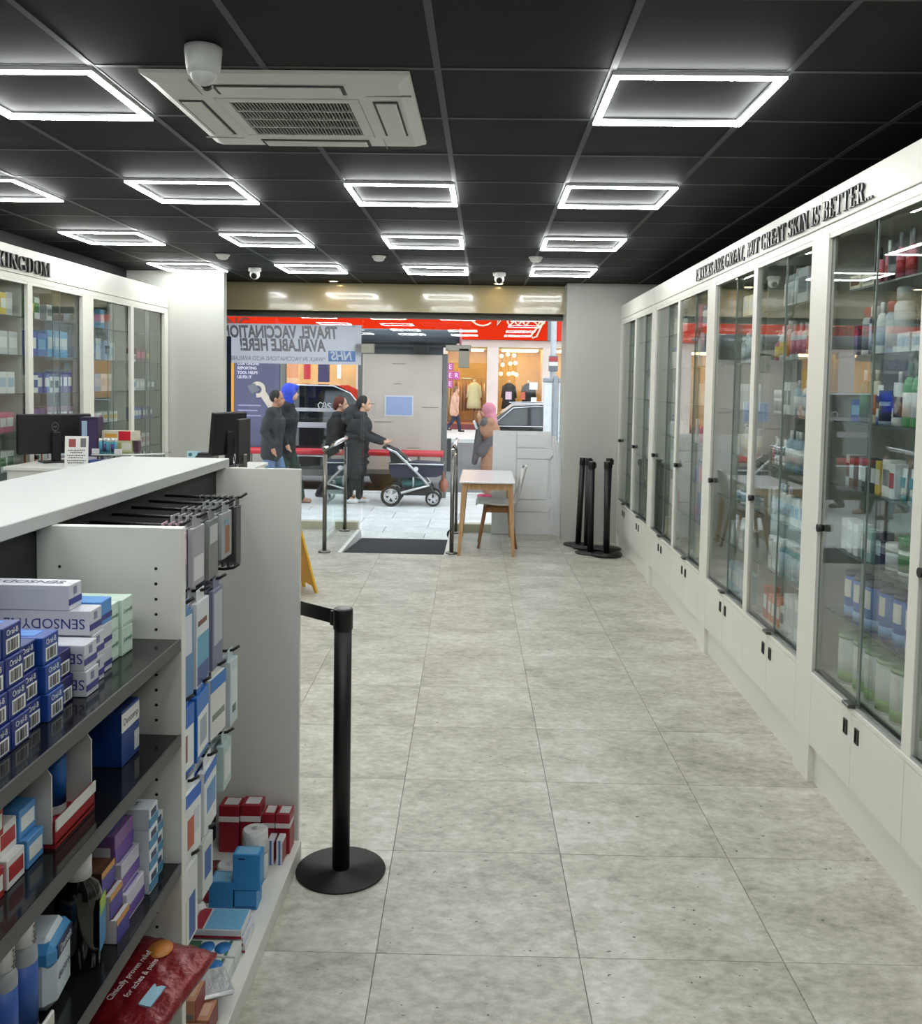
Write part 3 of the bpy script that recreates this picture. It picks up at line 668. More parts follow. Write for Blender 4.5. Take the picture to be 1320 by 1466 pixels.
# ================================================================== foreground shelving gondola
gd = thing('shelving_gondola', 'white freestanding shelving unit with black shelves and hook bay in the foreground', 'shelving', (-.94,1.9,0))
GL = (.94,-1.9,0)
GW = mat('gondola_white', (218,218,212), .42, var=.015, scale=3)
ob('worktop', G().cbox(-1.29,-.905,.55,3.262,1.40,1.43,.002), mat('worktop_white', (182,184,183), .4, var=.012, scale=3), gd, GL)
ob('spine', G().box(-1.26,-.952,.6,3.24,0,1.40), GW, gd, GL)
ob('back_panel', G().box(-.952,-.94,.6,3.22,.06,1.40), mat('black_back_panel', (22,23,24), .6), gd, GL)
ob('plinth', G().cbox(-.952,-.63,.6,3.22,0,.06,.002), GW, gd, GL)
dv = ob('divider_panel', G().cbox(-.94,-.63,1.91,1.935,.06,1.40,.0015), GW, gd, GL)
ob('end_panel', G().cbox(-.952,-.642,3.22,3.242,0,1.40,.0015), GW, gd, GL)
ob('end_panel', G().cbox(-.952,-.63,.6,.622,.06,1.40,.0015), GW, gd, GL)
hole = G().cyl((0,-.0006,0), (0,.002,0), .0034, n=10).mesh('pin_hole', mat('hole_black', (8,8,8), .8))
for x in (-.685,-.89):
    for k in range(30):
        z = 1.313-.0325*k
        if all(abs(z-s) > .012 for s in (1.163,.957,.676,.466)): put('pin_hole', hole, dv, (x,1.91,z))
GZ = (1.163,.957,.676,.466)
for z in GZ:
    s = ob('shelf', G().cbox(-.94,-.636,.622,1.91,z-.022,z,.0015), DKSHELF, gd, GL)
    ob('price_strip', G().box(-.636,-.632,.622,1.91,z-.024,z+.001), mat('shelf_strip_grey', (74,75,74), .5), s)
HK = mat('black_hook_wire', (12,12,13), .4)
hookme = G().tube([(0,0,0),(.2,0,-.004),(.225,0,.0),(.243,0,.012)], .0042, 8).mesh('hook', HK)
ROWS = {1.365:(2.05,2.18,2.31,2.44,2.57,2.70), 1.17:(2.06,2.20,2.34,2.48,2.62), .93:(2.06,2.20,2.34,2.48,2.62), .71:(2.08,2.24,2.40,2.56), .52:(2.08,2.24,2.38)}
for z, yy in ROWS.items():
    for y in yy: put('hook', hookme, gd, (0,y-1.9,z))
pk = {}
def hang(n, x, y, z, w, h, t, c, pc, label, group, tab=None):
    key = (w,h,t,c)
    if key not in pk: pk[key] = G().cbox(-t/2,t/2,-w/2,w/2,-h,-.022,.001).cbox(-.0012,.0012,-w*.3,w*.3,-.03,.008,.0005).mesh('hanging_pack', pm(c))
    o = put('hanging_pack', pk[key], None, (x,y,z), (0,0,random.uniform(-.06,.06)), label, 'pack', group)
    for i, (cc, y0, y1, z0, z1) in enumerate(pc):
        k2 = (w,h,t,cc,y0,y1,z0,z1)
        if k2 not in pk: pk[k2] = G().box(t/2-.0005,t/2+.0008,-w/2+w*y0,-w/2+w*y1,-h+(h-.022)*z0,-h+(h-.022)*z1).mesh('print_panel', pm(cc))
        put('print_panel', pk[k2], o)
SG = (120,122,122); MG = (64,66,68)
def hook_row(z, specs):
    for y, n, w, h, t, c, pc, what in specs:
        for i in range(n):
            x = -.725-i*max(t+.006,.018)
            hang(0, x, y, z-.004, w, h, t, c, pc, '%s, %s from front' % (what, ORD[i]), 'packs on the gondola hooks')
hook_row(1.365, [
 (2.70,7,.06,.20,.008,MG,[], 'slim dark grey comb pack hanging nearest the end panel'),
 (2.57,4,.10,.15,.010,(150,154,156),[((110,150,170),.3,.7,.72,.85),((150,92,60),.35,.75,.1,.7)], 'grey card pack with brown strip on the top hook row'),
 (2.44,5,.095,.18,.012,SG,[((190,192,194),.1,.9,.6,.9)], 'silver tool pack on the top hook row'),
 (2.31,4,.095,.17,.012,(160,160,164),[((205,206,208),.1,.9,.1,.5)], 'pale silver pack on the top hook row'),
 (2.18,3,.07,.10,.010,(190,150,170),[((225,200,212),.1,.9,.2,.8)], 'pink pack behind the divider on the top hook row'),
 (2.05,3,.07,.10,.010,(200,160,178),[((225,200,212),.1,.9,.2,.8)], 'pale pink pack closest to the divider on top row')])
hook_row(1.17, [
 (2.48,4,.10,.24,.012,(110,116,140),[((176,180,190),.1,.9,.3,.95)], 'long grey-violet pack on the second hook row'),
 (2.34,5,.11,.24,.016,(214,217,220),[((92,160,190),.05,.95,.25,.6),((120,70,60),.1,.8,.72,.78),((56,78,140),.05,.95,.02,.25)], 'white and blue carton on the second hook row'),
 (2.20,4,.11,.24,.014,(90,130,176),[((208,214,220),.1,.9,.5,.95)], 'blue pouch pack on the second hook row'),
 (2.06,2,.085,.24,.014,(110,150,190),[((208,214,220),.1,.9,.5,.95)], 'light blue pouch on second hook row by the divider')])
hook_row(.93, [
 (2.62,2,.075,.21,.026,(186,200,204),[((206,214,216),.1,.9,.3,.85),((70,90,90),.3,.7,.18,.3)], 'pale teal carton on the third hook row'),
 (2.48,4,.12,.19,.016,(212,214,210),[((34,110,190),.0,1,.78,1),((120,130,120),.1,.9,.3,.4)], 'white pack with blue top on the third hook row'),
 (2.34,5,.12,.19,.016,(40,110,190),[((226,228,226),.06,.94,.08,.7),((130,150,170),.2,.8,.2,.6)], 'blue foot-care pack on the third hook row'),
 (2.20,5,.12,.19,.016,(30,96,180),[((226,228,226),.06,.94,.08,.7),((190,110,80),.3,.6,.2,.6)], 'deep blue pack with orange print, third hook row'),
 (2.06,4,.12,.19,.016,(36,104,186),[((226,228,226),.06,.94,.08,.7)], 'blue and white pack beside divider, third hook row')])
hook_row(.71, [
 (2.56,3,.09,.15,.022,(170,188,190),[((206,212,212),.1,.9,.2,.8)], 'grey-green pouch on the fourth hook row'),
 (2.40,4,.13,.19,.02,(216,220,222),[((30,100,190),.0,1,.85,1),((90,140,190),.2,.9,.3,.7)], 'white pack with blue corner on the fourth hook row'),
 (2.24,4,.13,.19,.02,(222,226,226),[((24,98,196),.0,1,.8,1),((186,86,60),.3,.62,.15,.6),((196,206,214),.62,.9,.3,.66)], 'large heel-care pack with orange picture, fourth hook row'),
 (2.08,2,.11,.22,.02,(216,222,222),[((24,98,196),.0,1,.8,1)], 'large blue and white pack by divider, fourth row')])
hook_row(.52, [
 (2.38,3,.085,.17,.018,(206,210,210),[((60,100,170),.2,.8,.3,.8)], 'white pack with blue panel on the lowest hook row'),
 (2.24,3,.10,.22,.018,(220,222,222),[((40,84,160),.35,.8,.05,.6),((160,164,90),.0,.12,.02,.6)], 'tall white pack with blue drop on the lowest hook row'),
 (2.08,2,.10,.20,.018,(214,216,216),[((60,90,150),.3,.8,.2,.6)], 'white pack closest to the divider, lowest hook row')])

# --- cartons on the gondola shelves; each has its printed end facing the aisle (+x)
def cart(x1, y0, y1, z0, h, ln, c, label, group, prints=(), texts=(), name='carton', cat='box', rz=0.0):
    """prints: (face, a0,a1,b0,b1,colour) in fractions; face '+x' spans y,z ; '-y' spans x,z ; '+z' spans x,y"""
    w = y1-y0
    key = ('cart', round(ln,3), round(w,3), round(h,3), c)
    if key not in pk: pk[key] = G().cbox(-ln/2,ln/2,-w/2,w/2,0,h,.0012).mesh('carton', pm(c))
    o = put(name, pk[key], None, (x1-ln/2,(y0+y1)/2,z0), rz, label, cat, group)
    for f, a0, a1, b0, b1, cc in prints:
        e = .0006; g = G()
        if f == '+x': g.box(ln/2-e,ln/2+e,-w/2+w*a0,-w/2+w*a1,h*b0,h*b1)
        elif f == '-y': g.box(-ln/2+ln*a0,-ln/2+ln*a1,-w/2-e,-w/2+e,h*b0,h*b1)
        else: g.box(-ln/2+ln*a0,-ln/2+ln*a1,-w/2+w*b0,-w/2+w*b1,h-e,h+e)
        k2 = key+(f,a0,a1,b0,b1,cc)
        if k2 not in pk: pk[k2] = g.mesh('print_panel', pm(cc))
        put('print_panel', pk[k2], o)
    for f, body, size, cc, a, b, spin in texts:
        me = text_me(body, size, pm(cc), .0001)
        if f == '+x': loc = (ln/2+.0009,-w/2+w*a,h*b); rot = (PI/2,0,PI/2)
        elif f == '-y': loc = (-ln/2+ln*a,-w/2-.0009,h*b); rot = (PI/2,0,0)
        else: loc = (-ln/2+ln*a,-w/2+w*b,h+.0009); rot = (0,0,0)
        R = Matrix.Rotation(spin, 3, 'Z'); e = (Matrix.Identity(3) @ __import__('mathutils').Euler(rot).to_matrix() @ R).to_euler()
        put('brand_lettering', me, o, loc, tuple(e))
    return o
def barcode(o, ln, w, h, a0, a1, b0, b1):
    k = ('bar', ln, w, h)
    if k not in pk:
        g = G().box(ln/2-.0005,ln/2+.0008,-w/2+w*a0,-w/2+w*a1,h*b0,h*b1); g.mi = 1
        y = -w/2+w*(a0+.05); 
        r = random.Random(3)
        while y < -w/2+w*(a1-.06):
            t = r.choice([.0006,.001,.0016]); g.box(ln/2,ln/2+.0011,y,y+t,h*(b0+.05),h*(b1-.05)); y += t+r.choice([.0009,.0014,.002])
        pk[k] = g.mesh('barcode', [pm(W_), pm(BK)])
    put('barcode', pk[k], o)
OB1 = (14,40,116); OB2 = (26,26,88); z1 = GZ[0]+.0005
cols = [(1.255,4,OB1,'nearest'),(1.312,4,OB1,'second'),(1.369,3,OB1,'third'),(1.426,3,(22,66,146),'fourth'),(1.483,2,OB2,'fifth')]
for y, n, c, nm in cols:
    for k in range(n):
        x1 = -.685-(.004*k)-(.01 if nm in ('third','fifth') else 0)
        o = cart(x1, y, y+.055, z1+k*.0455, .045, .19, c, 'blue toothpaste carton in %s stack from camera, %s from bottom' % (nm, ORD[k]), 'blue toothpaste cartons on the top black shelf',
                 [('+z',.1,.9,.2,.8,(54,120,200))] if c != OB2 else [('+z',.1,.9,.2,.8,(70,60,150))],
                 [('+x','Oral-B',.0125,W_,.5,.78,0)] if c != OB2 else [])
        barcode(o, .19, .055, .045, .18, .88, .10, .58)
SD = (200,202,210); SDB = (48,52,128)
def senso(x1, y, z, label, side=None, ln=.20):
    cart(x1, y, y+.05, z, .045, ln, SD, label, 'white toothpaste cartons on the top black shelf', [('+x',0,1,.2,.45,SDB),('+x',.35,.6,.58,.88,(120,124,150))]+([('-y',.08,.3,.15,.85,(190,193,204)),('-y',.36,.8,.15,.85,(196,199,210))] if side == 'info' else []),
         [('-y','SENSODYNE',.026,SDB,.62,.5,PI)] if side == 'name' else ([('+z','SENSODYNE',.03,(60,62,90),.5,.5,PI)] if side == 'info' else []))
senso(-.675, 1.545, z1, 'white toothpaste carton beside the purple carton, lower of two', 'name')
senso(-.678, 1.545, z1+.0455, 'white toothpaste carton beside the purple carton, upper of two', 'name')
senso(-.69, 1.605, z1, 'white toothpaste carton under red-marked stack, lowest', 'name'); senso(-.69, 1.605, z1+.0455, 'white toothpaste carton in the red-marked stack, second from bottom')
senso(-.692, 1.600, z1+.091, 'white toothpaste carton with upside-down name on its long side', 'name', .215)
senso(-.728, 1.598, z1+.1365, 'topmost white toothpaste carton lying across the stack', 'info', .205)
for k, (c, nm) in enumerate(((SD,'lower'), (SD,'middle'), ((84,146,214),'blue-topped upper'))):
    cart(-.70, 1.665, 1.715, z1+k*.0455, .045, .19, c, '%s toothpaste carton next to the mint green cartons' % nm, 'white toothpaste cartons on the top black shelf', [('+x',0,1,.2,.42,SDB)])
MT = (206,226,212)
for a in range(2):
    for k in range(2):
        cart(-.712+.006*a, 1.725+a*.056, 1.778+a*.056, z1+k*.0565, .056, .19, MT, 'mint green toothpaste carton, %s column, %s from bottom' % (('left','right')[a], ORD[k]), 'mint green cartons against the divider',
             [('+x',.05,.95,.05,.12,(170,196,178))], [('+x','Corsodyl',.012,(60,110,90),.5,.55,0)])
# second black shelf
z2 = GZ[1]+.0005
o = cart(-.69, 1.735, 1.825, z2, .11, .10, (26,60,130), 'navy denture repair carton with white band on the second shelf', 'cartons on the second black shelf', [('+x',0,1,.62,.95,W_),('+x',.7,.98,.1,.45,LG)], [('+x','Dentemp',.02,BK,.5,.78,0)])
cart(-.80, 1.70, 1.80, z2, .115, .09, (24,72,140), 'dark blue carton deep on the second black shelf', 'cartons on the second black shelf', [('-y',.1,.9,.2,.8,(40,110,180))])
cart(-.73, 1.58, 1.66, z2, .10, .08, (60,120,190), 'mid blue carton on the second black shelf', 'cartons on the second black shelf')
tr = thing('display_tray', 'white and red cardboard display tray holding spray bottles on second shelf', 'tray', (-.78,1.50,z2))
TW_ = mat('tray_card_white', (222,220,212), .6)
ob('tray_base', G().box(-.11,.105,-.075,.075,0,.008), mat('tray_card_red', (150,30,34), .6), tr)
ob('tray_front', G().cbox(.10,.105,-.075,.075,.004,.045,.001), mat('tray_card_red', (150,30,34), .6), tr)
ob('tray_front_band', G().box(.105,.107,-.075,.075,.028,.047), TW_, tr)
for sg, nm in ((-1,'a'), (1,'b')):
    y = sg*.075
    ob('tray_side', G().prism([(-.11,.008),(.10,.008),(.10,.12),(.075,.155),(-.05,.165),(-.11,.165)], y-.0015, y+.0015, 'y'), TW_, tr)
ob('tray_back', G().box(-.112,-.108,-.075,.075,.008,.18), TW_, tr)
ob('tray_print_line', G().box(-.06,.06,-.0785,-.0765,.02,.032), mat('tray_print', (70,72,74), .6), tr)
for k, (x, y, c) in enumerate(((.05,-.03,(30,92,170)),(.05,.035,(30,92,170)),(-.02,-.03,(24,120,120)),(-.02,.035,(30,110,120)))):
    product('spray', .042, .042, .165, (LG,c,c), (-.78+x,1.50+y,z2+.0085), 0, '%s-capped mouth spray in white display tray, %s' % (('blue','teal')[k//2], ('front near','front far','back near','back far')[k]), 'sprays in the display tray')
for y, n, c, nm in ((1.18,3,(176,36,40),'red'), (1.24,3,(170,34,40),'red'), (1.30,2,W_,'white'), (1.36,2,(84,150,210),'light blue')):
    for k in range(n):
        cart(-.70+.012*((k+1)%2), y, y+.052, z2+k*.0455, .045, .18, c, '%s toothpaste carton on the second shelf, %s stack, %s up' % (nm, {1.18:'nearest',1.24:'second',1.30:'third',1.36:'fourth'}[y], ORD[k]), 'toothpaste cartons on the second black shelf',
             [('+x',.1,.9,.25,.75,W_ if c != W_ else RD)])
# third black shelf
z3 = GZ[2]+.0005
PL = (190,186,200)
for k, (y, dz, ln, c, nm) in enumerate(((1.685,0,.14,PL,'lowest'),(1.685,.058,.15,PL,'middle'),(1.68,.116,.18,(120,86,140),'top'))):
    cart(-.662-.01*k, y, y+.09, z3+dz, .056, ln, c, 'lilac denture tablet carton beside the white ones, %s of three' % nm, 'denture cartons on the third black shelf', [('-y',.05,.95,.08,.6,(216,214,222)),('+z',.05,.95,.1,.9,(110,96,160)),('+x',.0,1,.1,.5,(96,60,150))], [('+z','POLIGRIP',.03,W_,.5,.5,0)] if k == 2 else [])
for a in range(2):
    for k in range(4-a):
        cart(-.655-.008*a, 1.785+a*.052, 1.833+a*.052, z3+k*.044, .043, .16, (206,214,220), 'white and teal denture carton, %s column, %s from bottom' % (('left','right')[a], ORD[k]), 'denture cartons on the third black shelf', [('+x',0,1,.1,.5,(60,130,170)),('+x',.2,.8,.55,.85,NV)], [('+z','POLIDENT',.022,NV,.5,.5,0)] if k == 3-a else [])
for k, (y, dz, nm) in enumerate(((1.62,.0,'lowest of three'), (1.618,.046,'middle of three'), (1.612,.092,'top of three'))):
    cart(-.655-.012*k, y, y+.058, z3+dz, .045, .17, (206,204,206) if k < 2 else (70,50,40), 'gold and violet carton behind the mouthwash, %s' % nm, 'gold and violet cartons on third black shelf', [('+x',0,1,0,.75,(60,52,140)),('+x',0,1,.75,1,(196,140,60)),('+z',.05,.95,.05,.95,(92,58,40))])
mw = thing('mouthwash_bottle', 'tall black mouthwash bottle with white cap and green-blue label on third shelf', 'bottle', (-.70,1.563,z3), .2)
ob('bottle_body', G().lathe([(.036,0),(.040,.006),(.040,.125),(.034,.145),(.018,.158),(.018,.166)], 24, sx=1.0, sy=.8), mat('dark_amber_bottle', (14,12,12), .12, coat=.4), mw)
ob('bottle_cap', G().lathe([(.0225,.160),(.0225,.195),(.020,.199),(.001,.199)], 24), mat('ribbed_white_cap', (214,214,212), .4), mw)
ob('bottle_label', G().prism([(-.022,.03),(.022,.03),(.026,.04),(.026,.10),(.02,.118),(-.02,.118),(-.026,.10),(-.026,.04)], .0395, .0405, 'x'), pm((40,120,170)), mw)
ob('label_rim', G().prism([(-.024,.095),(.024,.095),(.02,.121),(-.02,.121)], .0393, .0412, 'x'), pm((150,180,60)), mw)
wp = thing('wipes_pack', 'light blue and white interdental brush pack lying on the third shelf', 'pack', (-.745,1.466,z3), .12)
ob('pack_body', G().cbox(-.06,.06,-.05,.05,.0,.125,.018), pm((206,216,224)), wp)
ob('pack_wrap', G().cbox(-.0615,.0615,-.0515,.0515,.075,.118,.012), pm((70,150,206)), wp)
ob('pack_badge', G().cbox(.0605,.0630,-.036,.036,.088,.112,.008), pm(NV), wp)
put('brand_lettering', text_me('Dentek', .018, pm(W_), .0001), wp, (.0637,0,.100), FACE['+x'])
put('brand_lettering', text_me('dentrix', .02, pm(NV), .0001), wp, (.0612,0,.055), FACE['+x'])
st = thing('can_tray', 'white shelf tray holding silver and blue spray cans', 'tray', (-.74,1.258,z3))
ob('tray_base', G().cbox(-.07,.07,-.15,.145,0,.006,.003), TW_, st); ob('tray_front', G().cbox(.066,.072,-.15,.145,.004,.03,.002), TW_, st); ob('tray_sticker', G().box(.072,.0728,-.02,.10,.006,.024), pm((180,180,60)), st)
for k in range(5):
    o = product('spray', .046, .046, .19, ((150,154,160),W_,(50,92,170)), (-.705,1.125+k*.062,z3+.007), 0, 'silver and blue spray can with white cap, %s from the camera' % ORD[k], 'spray cans in the shelf tray')
    put('brand_lettering', text_me('dent', .018, pm(BK), .0001), o, (.0200,0,.165), (PI/2,-PI/2,PI/2))
# fourth black shelf
z4 = GZ[3]+.0005
cart(-.70, 1.70, 1.79, z4+.030, .035, .20, (206,208,216), 'long white and violet carton lying on the lowest black shelf', 'goods on the lowest black shelf', [('-y',.1,.9,.1,.4,(70,60,140)),('+z',.1,.7,.2,.5,(170,172,184))], [('+x','SAVEX',.02,BK,.5,.5,PI)])
cart(-.68, 1.66, 1.80, z4, .029, .20, (150,130,140), 'flat mauve carton under the white and violet one', 'goods on the lowest black shelf')
rp = thing('heat_patch_pouch', 'crumpled dark red foil heat patch pouch hanging over the lowest shelf edge', 'pouch', (-.652,1.70,z4+.040), (.10,0,1.42))
g = G(); nx, ny = 18, 12
def pz(a, b): return .012+.016*math.sin(PI*a)**.5*math.sin(PI*b)**.5 + .004*math.sin(17*a+9*b)*math.sin(23*b-6*a)
top = [(-.08+.26*i/nx, -.085+.17*q/ny, pz(i/nx,q/ny)) for i in range(nx+1) for q in range(ny+1)]
bot = [(p[0],p[1],.0015+.001*math.sin(40*p[0])) for p in top]; n_ = (nx+1)*(ny+1)
F = []
for i in range(nx):
    for q in range(ny):
        a = i*(ny+1)+q; F.append((a,a+ny+1,a+ny+2,a+1)); F.append((n_+a,n_+a+1,n_+a+ny+2,n_+a+ny+1))
rim = [i*(ny+1) for i in range(nx+1)]+[nx*(ny+1)+q for q in range(1,ny+1)]+[i*(ny+1)+ny for i in range(nx-1,-1,-1)]+[q for q in range(ny-1,0,-1)]
for i in range(len(rim)): a, b = rim[i], rim[(i+1)%len(rim)]; F.append((a,b,n_+b,n_+a))
ob('pouch_body', G().add(top+bot, F, True), mat('dark_red_foil', (120,20,30), .3, .2, var=.15, scale=20, bump=.5, bscale=45), rp)
ob('pouch_emblem', G().lathe([(.030,.0),(.030,.002),(.001,.0025)], 24, c=(.130,.02,.0255), sy=.8), pm((190,120,50)), rp)
for k, (s, y) in enumerate((('Clinically proven relief',-.02), ('for aches & pains',-.045))):
    put('pouch_lettering', text_me(s, .017, pm((226,214,214)), .0002), rp, (.035,y+.055,.0300), (0,0,0))
ob('pouch_badge', G().box(-.03,.03,-.045,-.02,.024,.0275), pm((150,190,210)), rp)
# goods on the white plinth of the hook bay
zp = .0605
for k, (x1, y0, z, nm) in enumerate(((-.83,3.12,zp,'deepest'), (-.755,3.12,zp+.0,'second'), (-.705,3.12,zp,'third'), (-.652,3.12,zp,'nearest the aisle'))):
    cart(x1, y0, y0+.075, z, (.165,.17,.14,.14)[k], (.07,.07,.045,.05)[k], (150,22,40), 'red and white plaster carton by the end panel, %s' % nm, 'red plaster cartons on the white plinth', [('-y',0,1,.66,.78,(226,220,222)),('+x',0,1,.66,.78,(226,220,222)),('+z',.2,.9,.2,.9,(206,206,206))])
for k in range(2):
    cart(-.66-.03*k, 3.045, 3.10, zp, .085, .022, (216,216,222), 'slim white carton with red and blue stripe in front of red cartons, %s' % ('right','left')[k], 'slim striped cartons', [('-y',.35,.65,0,1,(60,110,180)),('+x',0,1,.1,.9,(150,40,60))])
RL = mat('wrapped_bandage', (214,214,214), .35, var=.06, scale=50, bump=.4, bscale=60)
for k, (x, y, z, nm) in enumerate(((-.735,2.97,zp,'lower'), (-.735,2.97,zp+.085,'upper'), (-.80,2.90,zp,'left'))):
    o = thing('bandage_roll', 'white film-wrapped bandage roll behind the light blue cartons, %s one' % nm, 'bandage', (x,y,z), group='wrapped bandage rolls')
    ob('roll', G().lathe([(.036,0),(.042,.004),(.042,.076),(.036,.08)], 20), RL, o); ob('roll_core', G().lathe([(.012,.0795),(.012,.0812),(.001,.0812)], 14), pm((190,190,190)), o)
ob('brown_jar', G().lathe([(.035,0),(.038,.004),(.038,.05),(.034,.056),(.001,.056)], 20), pm((104,52,44)), loc=(-.86,2.93,zp), label='small brown jar between bandage roll and back of plinth', cat='jar')
LBX = (52,136,200)
cart(-.672, 2.775, 2.83, zp+.062, .115, .085, LBX, 'tall light blue tissue carton standing on two smaller ones', 'light blue cartons on the plinth', [('-y',.2,.45,.86,.9,NV),('+z',.1,.9,.1,.9,(120,176,214)),('+x',.1,.9,.2,.9,(90,160,210))])
cart(-.682, 2.775, 2.845, zp, .06, .07, LBX, 'light blue carton under the tall one, right', 'light blue cartons on the plinth', [('-y',.05,.95,.1,.2,(30,90,150))])
cart(-.757, 2.775, 2.845, zp, .085, .075, LBX, 'light blue carton left of the tall one', 'light blue cartons on the plinth', [('+z',.1,.9,.1,.9,(130,184,216))])
for k, (x, y) in enumerate(((-.84,2.80), (-.86,2.73), (-.83,2.66), (-.85,2.59))):
    product('shampoo', .05, .05, .11, (W_,(210,210,214),(150,40,60)), (x,y,zp), 0, 'small white bottle with red ring on the plinth, %s from the end panel' % ORD[k], 'small white bottles on the plinth')
for k in range(3):
    cart(-.662-.004*k, 2.56-.006*k, 2.67-.006*k, zp+.0245*k, .024, .15, (206,206,210), 'flat red-edged pale blue dressing carton in a pile of three, %s' % ('bottom','middle','top')[k], 'flat dressing cartons', [('+z',.28,.98,.04,.96,(110,170,210)),('+z',.02,.24,.04,.96,(160,40,56)),('-y',0,1,.0,.3,(140,20,40)),('+x',.1,.9,.2,.8,(226,226,228))])
for k in range(2):
    o = cart(-.668, 2.39+.082*k, 2.465+.082*k, zp+.0, .045, .15, (212,216,214), 'white carton with two blue discs on the plinth, %s' % ('nearer','farther')[k], 'white cartons with blue discs', [('+z',.02,.26,.1,.9,(60,110,84)),('+z',.78,.84,.05,.95,(60,110,84)),('+x',.05,.95,.1,.5,(190,196,200))])
    for q in (-.015,.03): ob('blue_disc', G().lathe([(.022,0),(.022,.0012),(.001,.0012)], 24, sy=1.25), pm((40,120,190)), o, (q,0,.0452))
cart(-.70, 2.30, 2.37, zp, .05, .12, (36,96,170), 'blue carton under the white pouch on the plinth', 'plinth cartons near the divider')
ob('silver_pouch', G().cbox(-.07,.07,-.06,.06,0,.014,.006), mat('silver_film', (196,198,200), .25, .3, bump=.4, bscale=60), loc=(-.71,2.32,zp+.056), rot=(0,.06,.5), label='crumpled silver-white plaster pouch on top of the plinth cartons', cat='pouch')
for k, (x, y, z) in enumerate(((-.66,2.20,zp), (-.725,2.20,zp), (-.66,2.11,zp), (-.725,2.11,zp), (-.69,2.19,zp+.056))):
    cart(x, y, y+.08, z, .055, .058, (190,140,112), 'small peach and maroon carton near the divider foot, %s' % ORD[k], 'peach cartons on the plinth', [('-y',.1,.9,.1,.35,(120,124,128)),('+x',0,1,.0,1,(130,40,46)),('+z',.15,.85,.2,.8,(206,170,146))])
# ================================================================== barrier posts
bp_base = G().lathe([(.155,0),(.157,.003),(.155,.0075),(.034,.0085),(.034,.013)], 48).mesh('base', BLACKM)
bp_pole = G().cyl((0,0,.012), (0,0,.86), .0305, n=24).mesh('pole', BLACKM)
bp_head = G().lathe([(.0305,.855),(.034,.86),(.034,.925),(.032,.93)], 24).box(.028,.044,-.026,.026,.868,.918).mesh('belt_head', BLACK)
bp_cap = G().lathe([(.026,.9305),(.026,.9315),(.001,.9315)], 20).mesh('cap', mat('cap_grey', (150,150,150), .4))
def barrier(x, y, z, rot, label, group='black belt barrier posts'):
    t = thing('barrier_post', label, 'barrier post', (x,y,z), rot, group)
    put('base', bp_base, t); put('pole', bp_pole, t); h = put('belt_head', bp_head, t); put('cap', bp_cap, h)
    return t
b0 = barrier(-.474, 3.135, 0, (0,0,2.3), 'black belt barrier post standing alone in the foreground aisle')
bx, by = -.70, 3.315; L = math.hypot(bx+.474, by-3.135); an = math.atan2(by-3.135, bx+.474)
ob('belt', G().box(.03, L, -.0012, .0012, .868, .918), BLACK, b0, rot=(0,0,an-2.3))
ob('belt_clip', G().cbox(L-.01, L+.015, -.016, .016, .862, .924, .003), BLACK, b0, rot=(0,0,an-2.3))
for x, y, z, tx, ty, nm in ((1.02,9.80,.002,0,.035,'farthest left of the cluster, leaning right'), (1.09,9.61,.016,.0,.0,'second from left in the cluster by the white wall'), (1.10,9.34,.002,.0,-.008,'front left of the cluster by the white wall'),
                            (1.245,9.20,.016,-.02,-.008,'frontmost of the cluster, nearest the cabinet doors'), (1.272,9.46,.030,.0,.012,'back right of the cluster beside the cabinet')):
    barrier(x, y, z, (tx,ty,random.uniform(-.6,.6)), 'black belt barrier post, %s' % nm)

# ================================================================== yellow wet floor sign
YEL = mat('yellow_sign_plastic', (226,172,20), .45, var=.04)
ws = thing('wet_floor_sign', 'yellow folding wet floor sign half hidden behind the end panel', 'sign', (-1.527,7.358,0), .58)
for s in (1, -1):
    q = [(-.15,.0),(-.115,.0),(-.085,.05),(.085,.05),(.115,0),(.15,0),(.075,.62),(.05,.64),(-.05,.64),(-.075,.62)]
    g = G(); v = [(s*(.155-.145*z/.64+.004), y, z) for y, z in q]+[(s*(.155-.145*z/.64-.012), y, z) for y, z in q]; n = len(q)
    g.add(v, [tuple(range(n-1,-1,-1)), tuple(range(n,2*n))]+[(i,(i+1)%n,n+(i+1)%n,n+i) for i in range(n)])
    lf = ob('leaf', g, YEL, ws)
    tri = [(-.055,.27),(.055,.27),(0,.40)]; g = G()
    for a, b in ((0,1),(1,2),(2,0)):
        pa, pb = tri[a], tri[b]; xa = s*(.155-.145*pa[1]/.64+.0046); xb = s*(.155-.145*pb[1]/.64+.0046)
        g.tube([(xa,pa[0],pa[1]),(xb,pb[0],pb[1])], .0028, 6)
    ob('warning_triangle', g, mat('sign_print_dark', (110,76,20), .5), lf)
ob('hinge', G().cyl((0,-.05,.635), (0,.05,.635), .012, n=12), YEL, ws)

# ================================================================== ramp handrails with glass
def rail(x, y0, y1, label, e):
    t = thing('ramp_handrail', label, 'handrail', (x,y0,0), 0, 'ramp handrails')
    D = y1-y0
    for y, h in ((0,.995), (D,.975)):
        p = ob('post', G().cyl((0,y,.006), (0,y,h-.02), .021, n=18).cyl((0,y,h-.02), (0,y,h+.04), .008, n=10), STEEL, t)
        ob('base_plate', G().lathe([(.062,0),(.062,.012),(.05,.02),(.024,.026)], 24, c=(0,y,0)), STEEL, p)
        for z in (.25,.8): ob('glass_clamp', G().cbox(-.014,.014,(y+.015 if y == 0 else y-.045),(y+.045 if y == 0 else y-.015),z-.02,z+.02,.004), STEEL, p)
    ob('handrail_tube', G().tube([(0,-.07,1.03),(0,D,1.05),(0,D+.05,1.06)], .022, 14), CHROME, t)
    ob('glass_panel', G().box(-.004,.004,.04,D-.04,.09,.93), glass('rail_glass', (.86,.95,.93), .06), t)
